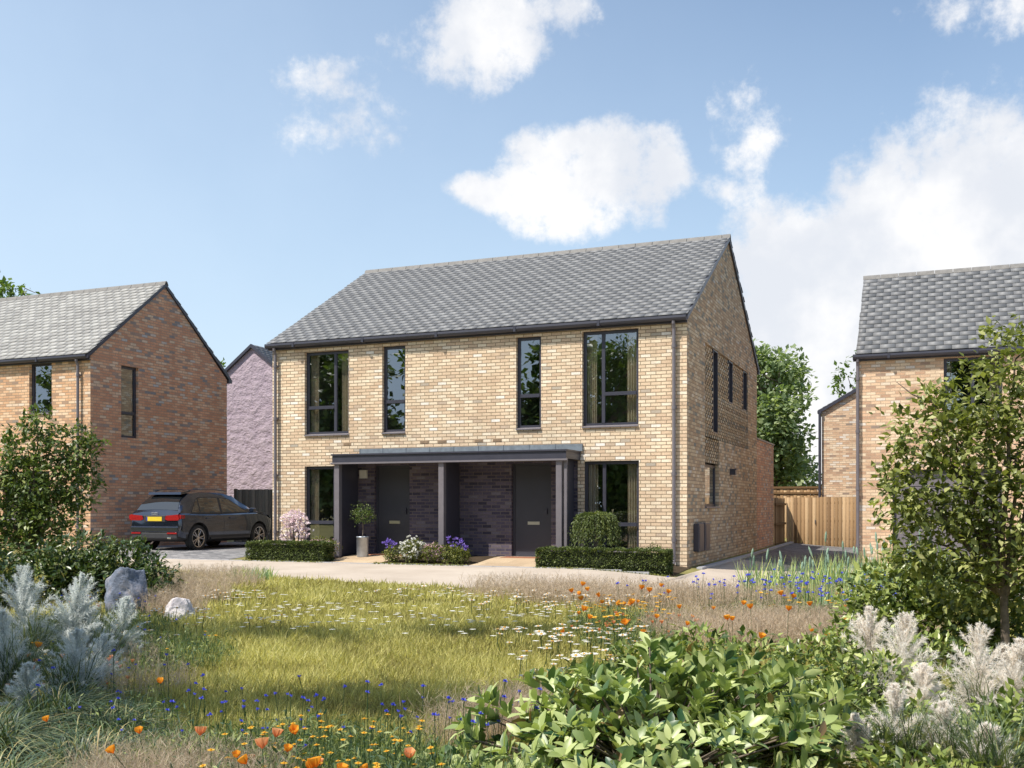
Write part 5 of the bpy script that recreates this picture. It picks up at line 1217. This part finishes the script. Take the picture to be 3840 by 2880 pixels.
wld = bpy.data.worlds.new('World'); bpy.context.scene.world = wld; wld.use_nodes = True; nt = wld.node_tree; nt.nodes.clear()
out = nt.nodes.new('ShaderNodeOutputWorld')
sky = N(nt, 'ShaderNodeTexSky', sky_type='NISHITA', sun_disc=False, sun_elevation=rad(EL), sun_rotation=rad(AZ), altitude=0, air_density=1.2, dust_density=1.0, ozone_density=1.0)
bg = N(nt, 'ShaderNodeBackground'); bg.inputs[1].default_value = .12; nt.links.new(sky.outputs[0], bg.inputs[0])
tc = N(nt, 'ShaderNodeTexCoord'); sp = N(nt, 'ShaderNodeSeparateXYZ'); nt.links.new(tc.outputs['Generated'], sp.inputs[0])
az = math_n(nt, 'ARCTAN2', sp.outputs[0], sp.outputs[1]); el = math_n(nt, 'ARCSINE', sp.outputs[2])
cb = N(nt, 'ShaderNodeCombineXYZ'); nt.links.new(az, cb.inputs[0]); nt.links.new(el, cb.inputs[1])
wv = N(nt, 'ShaderNodeTexNoise'); setin(wv, {'Scale': 5.0, 'Detail': 4}); nt.links.new(cb.outputs[0], wv.inputs['Vector'])
ws = N(nt, 'ShaderNodeVectorMath', operation='MULTIPLY_ADD'); nt.links.new(wv.outputs['Color'], ws.inputs[0]); ws.inputs[1].default_value = (.09,.09,0); nt.links.new(cb.outputs[0], ws.inputs[2])
wp = N(nt, 'ShaderNodeVectorMath', operation='SUBTRACT'); nt.links.new(ws.outputs[0], wp.inputs[0]); wp.inputs[1].default_value = (.045,.045,0)
n1 = noise(nt, cb.outputs[0], 11.0, 10, .62); n2 = noise(nt, cb.outputs[0], 7.0, 6, .55)
def px2ae(px, py):
    u = (px-1106)/2217.; return math.atan(u)-rad(22.27), math.atan((1092-py)/2217.*math.cos(math.atan(u)))
# clouds: azimuth/elevation of each puff (from the photograph's sky), size in radians, strength
PUFF = [(1300,390,150,105,1.), (1200,450,110,65,1.), (1080,440,95,32,.8), (1250,490,100,42,.9), (1410,370,62,75,1.), (1270,310,70,55,1.), (1200,350,60,60,.9), (1530,430,95,36,.35),
        (1040,60,120,90,.9), (1180,15,90,45,.6), (1065,160,40,50,.6), (925,70,60,30,.5),
        (2190,440,170,190,1.3), (1920,530,130,190,1.4), (1770,640,190,160,1.5), (2000,780,460,260,1.8), (1650,590,110,120,1.2), (2212,640,300,330,1.8), (2050,560,160,160,1.4),
        (785,300,120,46,.32), (725,165,95,40,.22), (1590,300,50,85,.26), (2150,25,120,42,.45), (850,235,45,30,.2)]
dens = None
for (x, y, rx_, ry_, s_) in PUFF:
    a, e = px2ae(x, y); k = math.cos(a+rad(22.27))
    sub = N(nt, 'ShaderNodeVectorMath', operation='SUBTRACT'); nt.links.new(wp.outputs[0], sub.inputs[0]); sub.inputs[1].default_value = (a, e, 0)
    ml = N(nt, 'ShaderNodeVectorMath', operation='MULTIPLY'); nt.links.new(sub.outputs[0], ml.inputs[0]); ml.inputs[1].default_value = (2217./rx_*.86, 2217./ry_*.86, 0)
    ln = N(nt, 'ShaderNodeVectorMath', operation='DOT_PRODUCT'); nt.links.new(ml.outputs[0], ln.inputs[0]); nt.links.new(ml.outputs[0], ln.inputs[1])
    v = math_n(nt, 'SUBTRACT', s_, math_n(nt, 'MULTIPLY', ln.outputs['Value'], s_*.8))
    v = math_n(nt, 'MAXIMUM', v, -1.5)
    dens = v if dens is None else math_n(nt, 'MAXIMUM', dens, v)
nf = noise(nt, cb.outputs[0], 34.0, 8, .65)
dens = math_n(nt, 'ADD', dens, math_n(nt, 'ADD', math_n(nt, 'MULTIPLY', math_n(nt, 'SUBTRACT', n1, .5), 3.0), math_n(nt, 'MULTIPLY', math_n(nt, 'SUBTRACT', nf, .5), 1.5)))
mr = N(nt, 'ShaderNodeMapRange', interpolation_type='SMOOTHSTEP'); nt.links.new(dens, mr.inputs[0]); setin(mr, {1: .0, 2: .85, 3: 0., 4: .97})
mr2 = N(nt, 'ShaderNodeMapRange', interpolation_type='SMOOTHSTEP'); nt.links.new(n2, mr2.inputs[0]); setin(mr2, {1: .40, 2: .62, 3: .0, 4: 1.})
cbg = N(nt, 'ShaderNodeBackground'); nt.links.new(mixc(nt, mr2.outputs[0], (.76,.79,.85), (1.,.99,.985)), cbg.inputs[0]); cbg.inputs[1].default_value = .76
# thin high veil of cloud, thicker towards the left and low down
ve = math_n(nt, 'MULTIPLY', math_n(nt, 'SUBTRACT', .50, el), 1.45, clamp=True); vz = math_n(nt, 'MULTIPLY', math_n(nt, 'SUBTRACT', -.02, az), .75, clamp=True)
vv = math_n(nt, 'ADD', math_n(nt, 'MULTIPLY', ve, .62), math_n(nt, 'MULTIPLY', vz, .62), clamp=True); vv = math_n(nt, 'MULTIPLY', vv, math_n(nt, 'ADD', .75, math_n(nt, 'MULTIPLY', n2, .5)))
veil = N(nt, 'ShaderNodeBackground'); veil.inputs[0].default_value = (.66,.82,1.,1); veil.inputs[1].default_value = .76
mv = N(nt, 'ShaderNodeMixShader'); nt.links.new(vv, mv.inputs[0]); nt.links.new(bg.outputs[0], mv.inputs[1]); nt.links.new(veil.outputs[0], mv.inputs[2]); bg = mv
mx = N(nt, 'ShaderNodeMixShader'); nt.links.new(mr.outputs[0], mx.inputs[0]); nt.links.new(bg.outputs[0], mx.inputs[1]); nt.links.new(cbg.outputs[0], mx.inputs[2]); nt.links.new(mx.outputs[0], out.inputs[0])

cam = bpy.data.cameras.new('camera'); cam.sensor_width = 36; cam.lens = 36*2217/2212; cam.shift_y = (1092-829.5)/2212; cam.clip_end = 3000; cam.clip_start = .05
co = bpy.data.objects.new('camera', cam); link(co); co.location = (4.778, -21.385, 1.27); co.rotation_euler = (rad(90), 0, rad(22.27))
sc = bpy.context.scene; sc.camera = co
sc.view_settings.view_transform = 'Standard'; sc.view_settings.look = 'None'; sc.view_settings.exposure = .5; sc.view_settings.gamma = 1
sc.cycles.max_bounces = 8; sc.cycles.transparent_max_bounces = 12; sc.cycles.use_denoising = True
